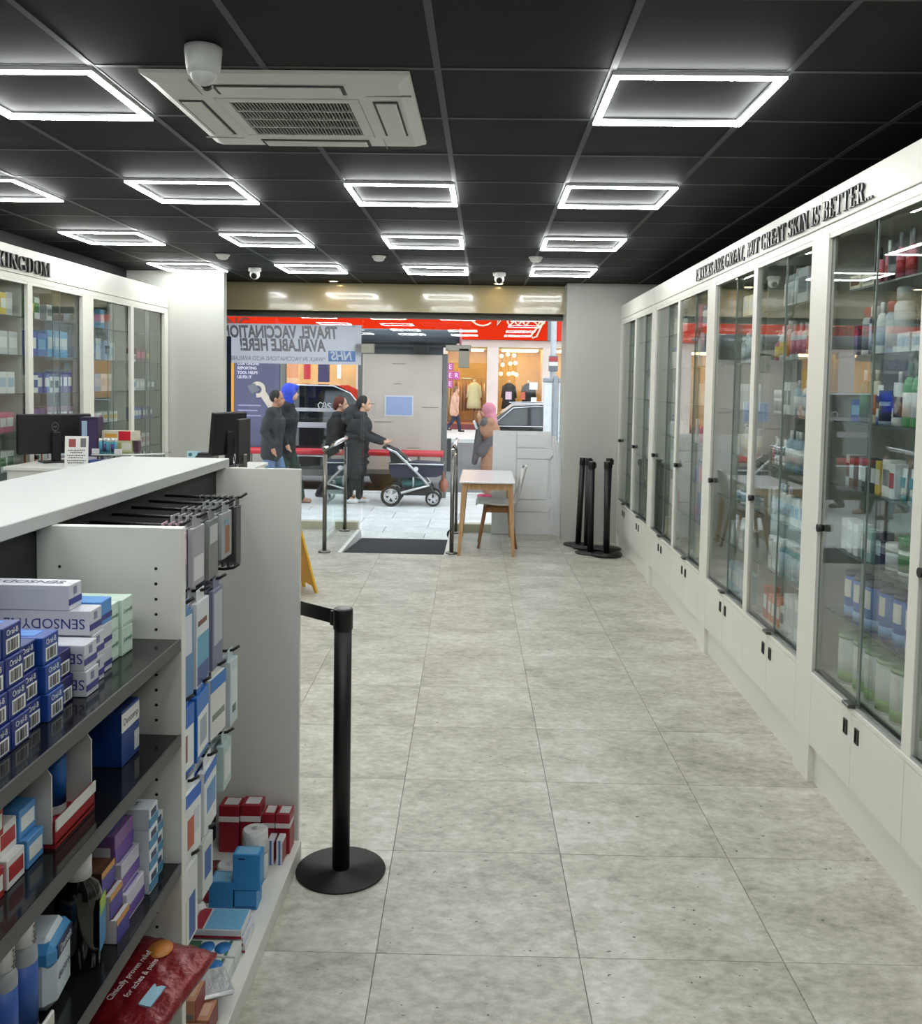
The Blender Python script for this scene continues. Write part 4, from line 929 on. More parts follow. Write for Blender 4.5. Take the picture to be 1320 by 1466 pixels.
rail(-1.565, 9.07, 10.40, 'steel and glass handrail on the left side of the ramp', 0)
rail(-.305, 9.14, 10.40, 'steel and glass handrail beside the table', 0)

# ================================================================== table and chair
OAK = wood('pale_oak', (164,124,84), (198,160,116)); BEECH = wood('brown_beech', (128,82,48), (160,108,66))
tb = thing('side_table', 'small white topped table with splayed oak legs', 'table', (.04,9.62,0))
ob('table_top', G().cbox(-.275,.275,-.6,.62,.722,.74,.004), mat('white_table_top', (226,228,232), .22, var=.01), tb)
ob('apron', G().box(-.235,.235,-.555,-.535,.655,.722).box(-.235,.235,.555,.575,.655,.722).box(-.235,-.215,-.555,.575,.655,.722).box(.215,.235,-.555,.575,.655,.722), OAK, tb)
for sx in (-1,1):
    for sy in (-1,1):
        a = Vector((sx*.225,sy*.535,.722)); b = Vector((sx*.268,sy*.575,0)); g = G(); v = []
        for p, r in ((a,.026),(b,.015)): v += [(p.x-r,p.y-r,p.z),(p.x+r,p.y-r,p.z),(p.x+r,p.y+r,p.z),(p.x-r,p.y+r,p.z)]
        ob('leg', g.add(v, [(0,1,2,3),(7,6,5,4)]+[(i,(i+1)%4,4+(i+1)%4,4+i) for i in range(4)]), OAK, tb)
ch = thing('shell_chair', 'white plastic shell chair with brown wooden legs tucked beside the table', 'chair', (.16,9.68,0), .0)
prof = [(-.235,.430),(-.21,.452),(-.12,.447),(0,.436),(.10,.436),(.165,.455),(.205,.52),(.235,.62),(.262,.74),(.285,.83),(.292,.85)]
wid = [.17,.20,.215,.22,.22,.215,.215,.21,.195,.15,.10]
g = G(); v = []; nw = 12
for k, ((px, pz_), wd) in enumerate(zip(prof, wid)):
    for i in range(nw+1):
        t = -1+2*i/nw; back = max(0, (k-5)/5.0)
        v.append((px-(.05*back)*t*t*t*t, wd*t, pz_+.035*(1-back)*abs(t)**3))
m_ = len(prof); o2 = len(v)
v2 = []
for k in range(m_):
    dx = prof[min(k+1,m_-1)][0]-prof[max(k-1,0)][0]; dz = prof[min(k+1,m_-1)][1]-prof[max(k-1,0)][1]; L_ = math.hypot(dx,dz)
    for i in range(nw+1):
        p = v[k*(nw+1)+i]; v2.append((p[0]+dz/L_*.008, p[1], p[2]-dx/L_*.008))
F = []
for k in range(m_-1):
    for i in range(nw):
        a = k*(nw+1)+i; F.append((a,a+1,a+nw+2,a+nw+1)); F.append((o2+a,o2+a+nw+1,o2+a+nw+2,o2+a+1))
rim = [i for i in range(nw+1)]+[k*(nw+1)+nw for k in range(1,m_)]+[(m_-1)*(nw+1)+i for i in range(nw-1,-1,-1)]+[k*(nw+1) for k in range(m_-2,0,-1)]
for i in range(len(rim)): a, b = rim[i], rim[(i+1)%len(rim)]; F.append((a,b,o2+b,o2+a))
ob('seat_shell', g.add(v+v2, F, True), mat('white_shell_plastic', (228,228,226), .35), ch)
for sy in (-1,1):
    ob('leg', G().cyl((-.13,sy*.12,.42), (-.20,sy*.20,0), .019, .013, n=12), BEECH, ch); ob('leg', G().cyl((.12,sy*.12,.42), (.19,sy*.20,0), .019, .013, n=12), BEECH, ch)
    ob('cross_rail', G().cbox(-.145,.135,sy*.12-.011,sy*.12+.011,.365,.42,.004), BEECH, ch)
for x in (-.13,.12): ob('cross_rail', G().cbox(x-.011,x+.011,-.12,.12,.38,.415,.004), BEECH, ch)

# ================================================================== white moulded window display screen
ds = thing('window_display_screen', 'white moulded low display screen standing behind the table by the window', 'display screen', (.10,10.43,0))
DSW = mat('display_white', (222,224,226), .4, var=.01)
ob('flat_wing', G().cbox(0,.265,-.012,.012,0,1.17,.003), DSW, ds)
ob('middle_board', G().box(.265,.66,.002,.02,0,1.17), DSW, ds)
cv = [(.66+.10*math.sin(t), .005-.16*(1-math.cos(t))) for t in [PI/2*k/8 for k in range(9)]]
g = G()
for a, b in zip(cv[:-1], cv[1:]): g.prism([a, b, (b[0]-.012,b[1]-.004), (a[0]-.004,a[1]-.012)], 0, 1.12-.16*max(0,(a[0]-.70)/.06), 'z')
ob('curved_end', g, DSW, ds)
edge = {0:(.62,.62),1:(.655,.675),2:(.63,.625),3:(.665,.66),4:(.62,.615)}
zz = [0,.26,.40,.86,.985,1.135]
for k in range(5):
    z0, z1_ = zz[k]+.003, zz[k+1]-.003; e0, e1 = edge[k]
    ob('moulded_panel', G().prism([(.275,z0),(e0-.02,z0),(e0+.02*(k%2),(z0+z1_)/2),(e1,z1_),(.275,z1_)], -.022, .003, 'y'), DSW, ds)

# ================================================================== sales counter with till and goods
CTZ, CTY = 1.10, 6.05
def cxu(u, y): return ony(u, 640, y).x
ct = thing('sales_counter', 'white sales counter behind the gondola in front of the left cabinets', 'counter', (-3.17,CTY,0))
CW = cxu(366, CTY+.4)+3.17
ob('front_panel', G().cbox(0,CW,0,.02,0,CTZ-.025,.003), WHITE, ct); ob('end_panel', G().cbox(CW-.02,CW,.02,.68,0,CTZ-.025,.003), WHITE, ct)
ob('counter_top', G().cbox(-.02,CW+.02,-.01,.70,CTZ-.025,CTZ,.003), WHITE, ct); ob('base', G().box(.05,CW-.05,.06,.66,0,.1), BLACK, ct)
def monitor(x, y, z, rz, w, h, label, tilt=.0, logo=False, zb=.06):
    t = thing('computer_monitor', label, 'monitor', (x,y,z), rz)
    ob('screen_housing', G().cbox(-w/2,w/2,-.02,.012,zb,zb+h,.008), BLACK, t, rot=(tilt,0,0))
    ob('screen_face', G().box(-w/2+.012,w/2-.012,.012,.0135,zb+.012,zb-.012+h), mat('screen_dark', (18,20,24), .15), t, rot=(tilt,0,0))
    ob('stand', G().cbox(-.03,.03,-.055,-.02,.01,zb+h*.55,.006), BLACK, t); ob('stand_base', G().cbox(-.10,.10,-.10,.05,0,.012,.005), BLACK, t)
    if logo: ob('maker_badge', G().tube([(.022*math.cos(a),-.0205,zb+h*.68+.03*math.sin(a)) for a in [2*PI*k/20 for k in range(20)]], .0022, 6, True).box(-.012,.012,-.0215,-.0195,zb+h*.68-.003,zb+h*.68+.003), mat('badge_grey', (110,110,112), .3, .6), t)
    return t
CZ1 = CTZ+.0005
monitor(cxu(78,6.45), 6.45, CZ1, .72, .50, .28, 'black computer monitor seen from behind on the sales counter', logo=True)
ns = thing('counter_notice', 'white printed notice in a stand in front of the black monitor', 'notice', (cxu(109,6.16),6.16,CZ1), (0,0,.2))
ob('notice_sheet', G().box(-.075,.075,-.002,.002,.0,.205), pm((226,226,224)), ns, rot=(-.12,0,0))
g = G()
for k, (z, a, b) in enumerate(((.105,-.055,.06),(.09,-.04,.045),(.07,-.06,.06),(.055,-.05,.05),(.035,-.06,.06),(.02,-.055,.055))):
    x = a
    while x < b-.006:
        l = random.uniform(.006,.016); g.box(x,min(x+l,b),-.0035,-.002,z,z+.007); x += l+.004
ob('notice_text', g, pm((70,70,72)), ns, rot=(-.12,0,0)); ob('notice_picture', G().box(-.05,-.005,-.0035,-.002,.13,.185), pm((150,70,70)), ns, rot=(-.12,0,0)); ob('notice_panel', G().box(.025,.06,-.0035,-.002,.13,.19), pm((110,110,112)), ns, rot=(-.12,0,0))
xr = cxu(140,6.35); wd_ = xr-cxu(114,6.35)
pb = cart(xr, 6.35, 6.45, CZ1, .325, wd_, (46,34,62), 'tall dark purple carton standing behind the white notice', 'goods on the sales counter', [('-y',.12,.42,.35,.92,(150,176,200)),('-y',.5,.95,.2,.95,(66,48,88)),('-y',.3,.95,.06,.16,(196,190,200))])
gx = cxu(150,6.36)
gs_ = thing('glass_counter_stand', 'curved glass display stand on the sales counter', 'stand', (gx,6.36,CZ1))
arcp = [(-.03,-.15)]+[(-.03+.43*k/10, -.15+.20*(k/10)**2) for k in range(1,11)]+[(.40,.20),(-.03,.20)]
ob('glass_top', G().prism(arcp, .072, .08, 'z'), SHELFGLASS, gs_); ob('glass_edge', G().tube([(p[0],p[1],.076) for p in arcp[:11]], .005, 6), mat('clear_edge', (190,196,194), .2), gs_)
for x, y in ((.0,-.10),(.0,.16),(.36,.16),(.2,-.06)): ob('stand_leg', G().cyl((x,y,0), (x,y,.072), .008, n=10), STEEL, gs_)
sz_ = CZ1+.0805
for k in range(5): product('spray', .026, .026, .105, ((70,150,170),W_,(70,60,120)) if k % 2 else ((60,140,160),W_,(60,120,150)), (cxu(144+5.4*k,6.27),6.27+.014*(k % 2),sz_), 0, 'small teal bottle with white cap on the glass counter stand, %s from left' % ORD[k], 'teal bottles on the glass counter stand')
xr2 = cxu(198,6.46)
cart(xr2, 6.42, 6.50, sz_+.083, .065, .25, (196,188,170), 'cream and red medicine carton lying on top of the counter goods', 'goods on the glass counter stand', [('-y',.50,.84,.0,1,(190,20,44)),('-y',.12,.46,.3,.7,(206,150,60))])
cart(xr2-.03, 6.42, 6.50, sz_, .082, .16, (186,182,140), 'pale olive carton under the cream and red carton', 'goods on the glass counter stand', [('-y',.05,.5,.2,.8,(150,150,90)),('-y',.55,.95,.2,.8,(206,204,190))])
cart(xr2+.01, 6.43, 6.48, sz_, .08, .03, (70,40,60), 'slim dark maroon carton at the end of counter stand', 'goods on the glass counter stand')
for k, u in enumerate((138,170)): cart(cxu(u,6.24)+.02, 6.235, 6.245, sz_, .036, .05, (210,208,212), 'small white price card on the counter stand, %s' % ('left','right')[k], 'price cards', name='price_card', cat='card')
cart(xr2, 6.10, 6.18, CZ1, .05, .2, (40,60,120), 'dark blue tray of packets in front of the glass stand', 'goods on the sales counter', [('-y',.05,.95,.5,.9,(60,90,150))], name='packet_tray', cat='tray')
ti = monitor(cxu(322,6.40), 6.40, CZ1, 1.12, .34, .30, 'black till screen tilted on the counter end', .10, zb=.08)
ob('receipt_printer', G().cbox(-.07,.07,-.08,.08,0,.06,.02).cbox(-.055,.055,-.06,.04,.055,.075,.01), BLACK, loc=(cxu(296,6.62),6.62,CZ1), label='low black receipt printer at the end of the counter', cat='printer')
t = thing('customer_display', 'thin black upright customer display seen edge-on beside the till screen', 'screen', (cxu(348,6.22),6.22,CZ1), 1.42)
ob('display_slab', G().cbox(-.10,.10,-.012,.012,.04,.34,.005), BLACK, t); ob('display_stem', G().cbox(-.03,.03,-.02,.02,0,.10,.004), STEEL, t); ob('cable', G().tube([(-.02,.012,.26),(-.03,.05,.2),(-.02,.06,.1),(0,.05,.01)], .004, 6), BLACK, t)
t = thing('leaflet_card', 'small pale blue standing card on the counter by the till', 'card', (cxu(280,6.70),6.70,CZ1), .1)
ob('card_sheet', G().box(-.06,.06,-.0015,.0015,0,.075), pm((170,206,220)), t); ob('card_mark', G().lathe([(.014,0),(.014,.001),(.001,.001)], 18), pm((50,120,110)), t, (-.038,-.002,.05), FACE['-y'])

# ================================================================== banners in the window
BANP = bpy.data.materials.new('banner_paper'); BANP.use_nodes = True; nt = BANP.node_tree; pb_n = nt.nodes['Principled BSDF']; pb_n.inputs['Base Color'].default_value = lin((226,228,232)); pb_n.inputs['Roughness'].default_value = .6
tl = nt.nodes.new('ShaderNodeBsdfTranslucent'); tl.inputs[0].default_value = lin((232,234,240)); mxs = nt.nodes.new('ShaderNodeMixShader'); nz = nt.nodes.new('ShaderNodeTexNoise'); nz.inputs['Scale'].default_value = 3; mrn = nt.nodes.new('ShaderNodeMapRange'); mrn.inputs[3].default_value = .74; mrn.inputs[4].default_value = .80
nt.links.new(nz.outputs['Fac'], mrn.inputs[0]); nt.links.new(mrn.outputs[0], mxs.inputs[0]); nt.links.new(pb_n.outputs[0], mxs.inputs[1]); nt.links.new(tl.outputs[0], mxs.inputs[2]); nt.links.new(mxs.outputs[0], nt.nodes['Material Output'].inputs['Surface'])
bn = thing('window_banner', 'white vaccination banner hung inside the left shop window, seen from behind', 'banner', (-2.2,10.535,1.885))
ob('banner_sheet', G().box(-1.05,.785,-.001,.001,0,.45), BANP, bn)
LT = mat('banner_grey_print', (138,140,146), .6)
def mirror_text(body, size, x, z, m, shear=.0, off=.0, sx=1.0, al='LEFT'):
    put('banner_lettering', text_me(body, size, m, .0004, al, shear, off, sx), bn, (x,-.0018,z), FACE['+y'])
mirror_text('TRAVEL VACCINATIONS', .19, .515, .352, LT, .14, .007, .66)
mirror_text('AVAILABLE HERE!', .19, .375, .205, LT, .14, .007, .66)
mirror_text('*WALK IN VACCINATIONS ALSO AVAILABLE!*', .070, .375, .055, LT, .0, .0, .8)
ob('logo_block', G().box(.41,.72,-.0022,-.001,.035,.155), mat('banner_blue_print', (108,140,200), .6), bn)
put('logo_lettering', text_me('NHS', .135, mat('banner_white_print', (200,212,232), .6), .0004, 'CENTER', .2, .004, .9), bn, (.565,-.0030,.095), FACE['+y'])
for x in (-.9,.70): ob('suction_hanger', G().cyl((x,.001,.44), (x,.03,.44), .012, n=12), mat('clear_sucker', (190,200,200), .2), bn)
pu = thing('pull_up_banner', 'dark navy pull-up banner edge beside the white wall in the window', 'banner', (ony(331,530,10.2).x-.305,10.2,0))
ob('banner_sheet', G().box(-.4,.305,-.002,.002,.05,2.17), mat('navy_banner', (26,44,72), .5), pu); ob('banner_foot', G().cbox(-.42,.32,-.09,.09,0,.06,.01), ALU, pu)
# ================================================================== street
GZ0 = -.15
PV = stone_mat('paving_stone', (178,178,176), (202,202,200), (220,220,218), .6)
pav = ob('pavement', G().box(-16,14,10.62,15.3,-.5,-.156), mat('pavement_joint', (120,120,118), .8), label='pale grey slab pavement outside the shop', cat='pavement', kind='structure')
sl = {}
yy = 10.63; rowi = 0
while yy < 15.2:
    d = (.62,.45,.75)[rowi % 3]; d = min(d, 15.2-yy); x = -5.2+.37*(rowi % 2)
    while x < 2.6:
        k = round(d,3)
        if k not in sl: sl[k] = G().cbox(.004,.896,.004,d-.004,-.0059,0,.002).mesh('paving_slab', PV)
        put('paving_slab', sl[k], pav, (x,yy,GZ0)); x += .9
    yy += d; rowi += 1
ob('kerb', G().cbox(-16,14,15.2,15.45,-.5,-.14,.01), PV, label='pale granite kerb along the near pavement', cat='kerb', kind='structure')
ob('road', G().box(-40,40,15.45,30,-.5,-.27), mat('asphalt', (96,97,98), .9, var=.25, scale=90), label='grey asphalt road beyond the bus shelter', cat='road', kind='structure')
ob('far_pavement', G().box(-40,40,30,36.2,-.5,-.15), mat('far_paving', (206,204,202), .7, var=.05, scale=2), label='pale pavement on the far side of the road', cat='pavement', kind='structure')
ob('door_step', G().box(-1.7,-.1,10.62,10.72,-.3,-.125), PV, label='low stone threshold outside the door', cat='step', kind='structure')

# --- bus shelter
sh = thing('bus_shelter', 'grey bus shelter with poster panel, glass back and red perch rail', 'bus shelter', (-2.3*1.0208,14.75,GZ0)); sh.scale = (1.0208,1.0208,1.0208)
SL = (2.3,-14.45,-GZ0)
SGY = mat('shelter_grey', (110,110,106), .45, .3); SDK = mat('shelter_dark', (66,72,78), .35, .3)
bgp = ob('ad_panel', G().cbox(-1.925,-.66,14.43,14.50,.27,2.09,.01), mat('ad_panel_board', (190,178,166), .6, var=.05, scale=3), sh, SL)
ob('panel_notice', G().box(-1.54,-1.135,14.424,14.43,1.14,1.425), pm((150,166,200)), bgp)
ob('panel_notice_rim', G().box(-1.56,-1.115,14.427,14.4305,1.12,1.445), pm((206,206,214)), bgp)
g = G()
for z, a, b in ((1.93,-1.45,-1.25),(1.62,-1.42,-1.3),(1.02,-1.72,-1.45),(1.30,-1.86,-1.72),(1.26,-.98,-.72),(.62,-1.2,-1.0)): g.box(a,b,14.4285,14.4302,z,z+.012)
ob('peeling_marks', g, pm((130,120,108)), bgp)
for x0, x1 in ((-1.985,-1.925),(-.66,-.585)): ob('panel_post', G().cbox(x0,x1,14.41,14.52,0,2.25,.008), SGY, sh, (2.3,-14.45,0))
ob('panel_rail', G().box(-1.925,-.66,14.42,14.51,.21,.27), SGY, sh, SL)
ob('panel_header', G().box(-1.925,-.66,14.42,14.51,2.09,2.22), SDK, sh, SL)
po = ob('poster_panel', G().cbox(-3.95,-3.20,14.40,14.50,.60,2.3,.01), mat('poster_violet', (80,78,108), .35, var=.12, scale=2.2), sh, SL)
ob('poster_edge', G().box(-3.99,-3.925,14.395,14.505,.62,2.3), pm((224,150,30)), po)
ob('poster_frame', G().box(-3.20,-3.12,14.40,14.50,.1,2.3), SGY, po); ob('poster_backing', G().box(-3.95,-3.20,14.42,14.49,.08,.60), mat('shelter_pale_panel', (176,168,160), .5), po)
for k, s in enumerate(('OUR ONLINE','REPORTING','TOOL HELPS','US FIX IT')): put('poster_lettering', text_me(s, .062, pm((216,206,220)), .0005, 'LEFT', 0, .002, .9), po, (-3.87,14.396,1.90-.07*k), FACE['-y'])
wr = [(0,0)]; cxw, czw = -3.55, 1.50
pts = []
for k in range(17):
    a = math.radians(150-(k/16.0)*250); pts.append((cxw+.125*math.cos(a)-.0, czw+.125*math.sin(a)))
g = G(); inner = [(cxw+.062*math.cos(math.radians(165-(k/16.0)*280)), czw+.062*math.sin(math.radians(165-(k/16.0)*280))) for k in range(17)]
for k in range(16): g.prism([pts[k],pts[k+1],inner[k+1],inner[k]], 14.393, 14.399, 'y')
g.prism([(cxw+.04,czw-.10),(cxw+.12,czw-.02),(-3.24,1.20),(-3.30,1.10)], 14.394, 14.399, 'y')
ob('spanner_picture', g, pm((206,190,172)), po); ob('picture_block', G().prism([(cxw-.17,czw+.05),(cxw-.05,czw+.10),(cxw+.03,czw-.01),(cxw-.09,czw-.07)], 14.392, 14.398, 'y'), pm((110,110,116)), po)
for z, a, b in ((1.16,-3.86,-3.55),(1.08,-3.86,-3.50),(1.24,-3.86,-3.5)): ob('poster_line', G().box(a,b,14.396,14.4,z,z+.02), pm((150,146,180)), po)
gb = ob('back_glass', G().box(-3.12,-1.985,14.455,14.465,.25,2.25), SHOPGLASS, sh, SL)
for z0, z1 in ((1.17,1.225),(.915,1.0)): ob('glass_bar', G().box(-3.12,-1.985,14.44,14.48,z0,z1), mat('glass_bar_grey', (172,170,174), .4), gb)
ob('base_rail', G().box(-3.12,-1.985,14.43,14.49,.16,.25), SGY, gb)
g = G()
def scr(pts, ox, oz, k): g.tube([(ox+p[0]*k,14.447,oz+p[1]*k) for p in pts], .007, 6)
for n_, P in enumerate(([(1,1),(.5,1.25),(.1,.8),(.3,.2),(.7,-.1),(.9,.3)], [(0,0),(.35,1.1),(.6,.9),(.8,0),(.15,.45),(.75,.4)], [(.7,1),(.3,1.1),(.1,.8),(.5,.5),(.7,.2),(.3,-.05),(0,.1)], [(.8,.9),(.3,.9),(.1,.4),(.4,0),(.9,.1)])): scr(P, -2.62+.075*n_, 1.21+(.0,.015,.0,-.03)[n_], .085)
ob('graffiti_tag', g, pm((224,226,230)), gb)
rr = ob('perch_rail', G().cyl((-3.98,14.20,.56), (-.62,14.20,.56), .052, n=16), mat('red_perch_rail', (196,28,46), .25, var=.04), sh, SL)
for x in (-3.6,-2.3,-1.0): ob('rail_bracket', G().tube([(x,14.2,.52),(x,14.2,.3),(x,14.42,.22)], .02, 8), SGY, rr)
rf = ob('shelter_roof', G().cyl((-4.4,14.2,2.36), (-.40,14.2,2.36), .105, n=20).box(-4.4,-.45,14.2,15.0,2.38,2.44), SDK, sh, SL)
ob('roof_end_ring', G().lathe([(.07,0),(.125,0),(.125,.03),(.07,.03)], 20), mat('roof_end_pink', (186,110,116), .4), rf, (-.40,14.2,2.36), (0,PI/2,0))
ob('roof_header', G().box(-1.99,-.45,14.3,14.5,2.20,2.30), SDK, rf); ob('info_display', G().cbox(-1.12,-.88,14.25,14.33,2.10,2.28,.01), BLACK, rf)

# --- lamp column with sign and information totem
lp = thing('lamp_column', 'pale grey street lamp column with a small red and white sign', 'lamp post', (1.235,17.0,GZ0-.12))
ob('column', G().cyl((0,0,0), (0,0,7.5), .055, .05, n=18), mat('column_grey', (206,208,212), .4), lp); ob('lamp_head', G().cbox(-.1,.1,-.9,.1,7.45,7.6,.03), SGY, lp)
ob('column_sign', G().cbox(-.085,.085,-.075,-.06,2.20,2.48,.01), pm((110,112,118)), lp); ob('sign_red_band', G().box(-.08,.08,-.077,-.075,2.38,2.46), pm((170,60,64)), lp); ob('sign_white_band', G().box(-.08,.08,-.077,-.075,2.30,2.37), pm((226,226,228)), lp)
tt = thing('information_totem', 'white street information totem with grey column in front', 'totem', (1.26,16.7,GZ0-.12))
ob('totem_column', G().cbox(-.035,.045,-.09,-.03,0,2.12,.008), mat('totem_grey', (150,154,158), .4), tt)
for x0, x1, nm in ((-.20,-.05,'l'), (.06,.24,'r')): 
    b_ = ob('totem_panel', G().cbox(x0,x1,-.04,.04,.2,2.0,.01), mat('totem_white', (228,230,232), .35), tt)
    ob('totem_cap', G().cbox(x0-.02,x1+.02,-.06,.06,2.0,2.08,.015), mat('totem_grey', (150,154,158), .4), b_)
    for k in range(5): ob('totem_print', G().box(x0+.015,x1-.015,-.042,-.04,.72+.09*k,.74+.09*k), pm((150,60,66) if (x0 < 0 and k == 4) else ((120,124,128) if x0 < 0 else (120,176,206))), b_)
bx_ = ob('cabinet_box', G().cbox(-.13,.13,-.12,.12,0,.72,.01), mat('street_box_dark', (52,54,54), .5), loc=(-.86,20.5,-.27), label='dark street utility box seen between the shelter post and handrail', cat='utility box')
ob('box_gap', G().box(-.012,.012,-.1215,-.119,0,.72), pm(LG), bx_)

# --- cars
def car(name, label, loc, rz, body, wins, wheels, width, paint, trim=None, roofbits=None):
    t = thing(name, label, 'car', loc, rz)
    g = G(); n = len(body); hw = width/2
    def inset(z): return hw-(.0 if z < .85 else .16*(z-.85)/.8)
    v = [(x,-inset(z),z) for x, z in body]+[(x,inset(z),z) for x, z in body]
    g.add(v, [tuple(range(n-1,-1,-1)), tuple(range(n,2*n))]+[(i,(i+1)%n,n+(i+1)%n,n+i) for i in range(n)])
    ob('car_body', g, paint, t)
    WG = mat('car_window', (20,24,28), .06, spec=.8, coat=.5)
    for s in (-1,1):
        for W in wins:
            g = G(); n = len(W); v = [(x,s*(inset(z)+.006),z) for x, z in W]+[(x,s*(inset(z)-.02),z) for x, z in W]
            g.add(v, [tuple(range(n-1,-1,-1)), tuple(range(n,2*n))]+[(i,(i+1)%n,n+(i+1)%n,n+i) for i in range(n)]); ob('side_window', g, WG, t)
        for x in wheels:
            w_ = ob('wheel', G().lathe([(.20,-.1),(.32,-.1),(.33,-.06),(.33,.06),(.32,.1),(.20,.1)], 28), mat('tyre_black', (18,18,19), .8), t, (x,s*(hw-.09),.33), (PI/2,0,0))
            ob('hub', G().lathe([(.001,.06),(.08,.085),(.2,.07),(.2,-.07),(.08,-.085),(.001,-.06)], 20), ALU, w_)
        if trim:
            for P in trim: ob('chrome_trim', G().tube([(x,s*(inset(z)+.008),z) for x, z in P], .014, 6), CHROME, t)
    return t
TX = mat('black_car_paint', (14,15,17), .1, coat=.8, var=.05)
car('black_cab', 'black taxi passing behind the bus shelter glass', (-3.15,17.2,-.27), 0, [(-2.25,.28),(2.2,.28),(2.3,.6),(2.25,.95),(1.35,1.08),(.72,1.78),(.5,1.88),(-1.6,1.92),(-2.1,1.80),(-2.3,1.1),(-2.3,.5)],
    [[(-1.95,1.12),(-.75,1.12),(-.75,1.72),(-1.75,1.72)],[(-.68,1.12),(.15,1.12),(.15,1.74),(-.68,1.74)],[(.22,1.12),(1.05,1.12),(.60,1.68),(.22,1.74)]], (-1.45,1.45), 1.8, TX,
    [[(-2.2,.62),(2.25,.62)],[(-1.7,1.895),(.45,1.865),(.75,1.74),(1.2,1.2)]])
car('estate_car', 'black estate car with chrome window line beyond the pink headscarf', (2.35,22.0,-.27), 0, [(-2.35,.25),(2.35,.25),(2.4,.6),(2.3,.9),(1.2,1.0),(.35,1.45),(-.4,1.50),(-1.7,1.46),(-2.25,1.05),(-2.4,.7)],
    [[(-2.0,1.02),(-1.05,1.02),(-1.1,1.38),(-1.62,1.38)],[(-.98,1.02),(-.05,1.02),(-.1,1.40),(-1.02,1.40)],[(.02,1.02),(.95,1.02),(.32,1.38),(-.02,1.40)]], (-1.5,1.5), 1.85, TX,
    [[(-2.15,1.0),(-1.70,1.40),(-1.2,1.44),(.3,1.42),(1.05,1.02)],[(-2.15,.985),(1.15,.985)],[(-1.75,1.49),(-.3,1.53)]])

# --- shops across the road
ST = mat('pink_stone', (214,196,186), .7, var=.08, scale=1.2, bump=.2, bscale=12); RS = mat('red_fascia', (206,40,6), .85, spec=.08, var=.03, scale=1)
fs = thing('shop_building', 'pale stone shop building with red fascia across the road', 'building', (-3,36,GZ0))
FL = (3,-36,-GZ0)
piers = [(-15.0,-14.4),(-11.2,-10.6),(-8.6,-8.2),(-5.0,-4.4),(-2.1,-1.52),(.06,.50),(2.20,2.72),(5.2,5.8),(9.0,9.6)]
for a, b in piers: ob('stone_pier', G().cbox(a,b,35.85,36.6,-.15,3.06,.01), ST, fs, FL)
ob('stone_lintel', G().box(-15,9.6,35.9,36.6,3.06,3.33), ST, fs, FL)
ob('upper_wall', G().box(-15,9.6,35.95,36.6,3.33,14), ST, fs, FL)
for k in range(9):
    for q in range(2): 
        x = -14+2.6*k; f = ob('upper_window', G().box(x,x+1.3,35.93,35.96,5.6+q*3.6,7.8+q*3.6), pm((228,226,222)), fs, FL); ob('pane', G().box(x+.08,x+1.22,35.915,35.935,5.7+q*3.6,7.7+q*3.6), mat('far_pane', (70,80,92), .08, coat=.5), f)
rf_ = ob('red_sign_board', G().box(-14.6,2.35,35.70,35.95,3.34,4.75), RS, fs, FL)
ob('red_sign_board', G().box(2.66,9.0,35.70,35.95,3.34,4.75), RS, fs, FL); ob('fascia_divider', G().box(2.36,2.65,35.72,35.95,3.34,4.75), pm((120,122,124)), fs, FL)
put('sign_lettering', text_me('SHOPPING', .62, pm((70,30,26)), .01), rf_, (-10.6,35.68,3.80), FACE['-y'])
g = G()                                            # looping script on the red board, only its lower half shows
def script(P, ox, oz): 
    g.tube([(ox+p[0],35.68,oz+p[1]) for p in P], .035, 8)
arcC = [(.55+.50*math.cos(a), .50+.50*math.sin(a)) for a in [math.radians(60+k*18) for k in range(15)]]
script(arcC, -.70, 3.86)
script([(0,.7),(.05,.35),(.0,.0),(.2,.3),(.3,.6)], .42, 3.88)
for k in range(3): script([(.0,.45),(.02,.1),(.12,.0),(.24,.15),(.28,.45)], .80+.30*k, 3.89)
script([(.0,.5),(.04,.12),(.16,.02),(.3,.2),(.38,.5),(.30,.0),(.12,-.42),(-.04,-.48),(-.08,-.36),(.1,-.12),(.42,.12)], 1.82, 3.90)
ob('script_lettering', g, pm((226,206,176)), rf_)
WARM = mat('shop_warm_wall', (214,184,120), .6, var=.12, scale=1.5); WLAMP = mat('shop_lamp', (255,230,180), .5, emit=(255,214,150), estr=9.0, var=0)
bays = [(piers[k][1], piers[k+1][0]) for k in range(len(piers)-1)]
for k, (a, b) in enumerate(bays):
    w_ = ob('shop_interior', G().box(a-.1,b+.1,38.4,38.5,-.15,3.06).box(a-.1,b+.1,36.0,38.4,3.0,3.06).box(a-.08,a-.02,36.6,38.4,-.15,3.06).box(b+.02,b+.08,36.6,38.4,-.15,3.06), WARM, fs, FL)
    ob('window_deck', G().box(a,b,36.0,38.4,-.15,.12), mat('deck_timber', (176,104,60), .6), w_); ob('stall_riser', G().box(a,b,35.95,36.02,-.15,.06), mat('maroon_riser', (112,40,42), .5), w_)
    for q in range(2): ob('shop_lamp', G().box(a+.15,b-.15,36.35+q*.9,36.6+q*.9,2.94,3.0), WLAMP, w_)
    ob('window_pane', G().box(a,b,36.1,36.11,.06,3.06), SHOPGLASS, w_)
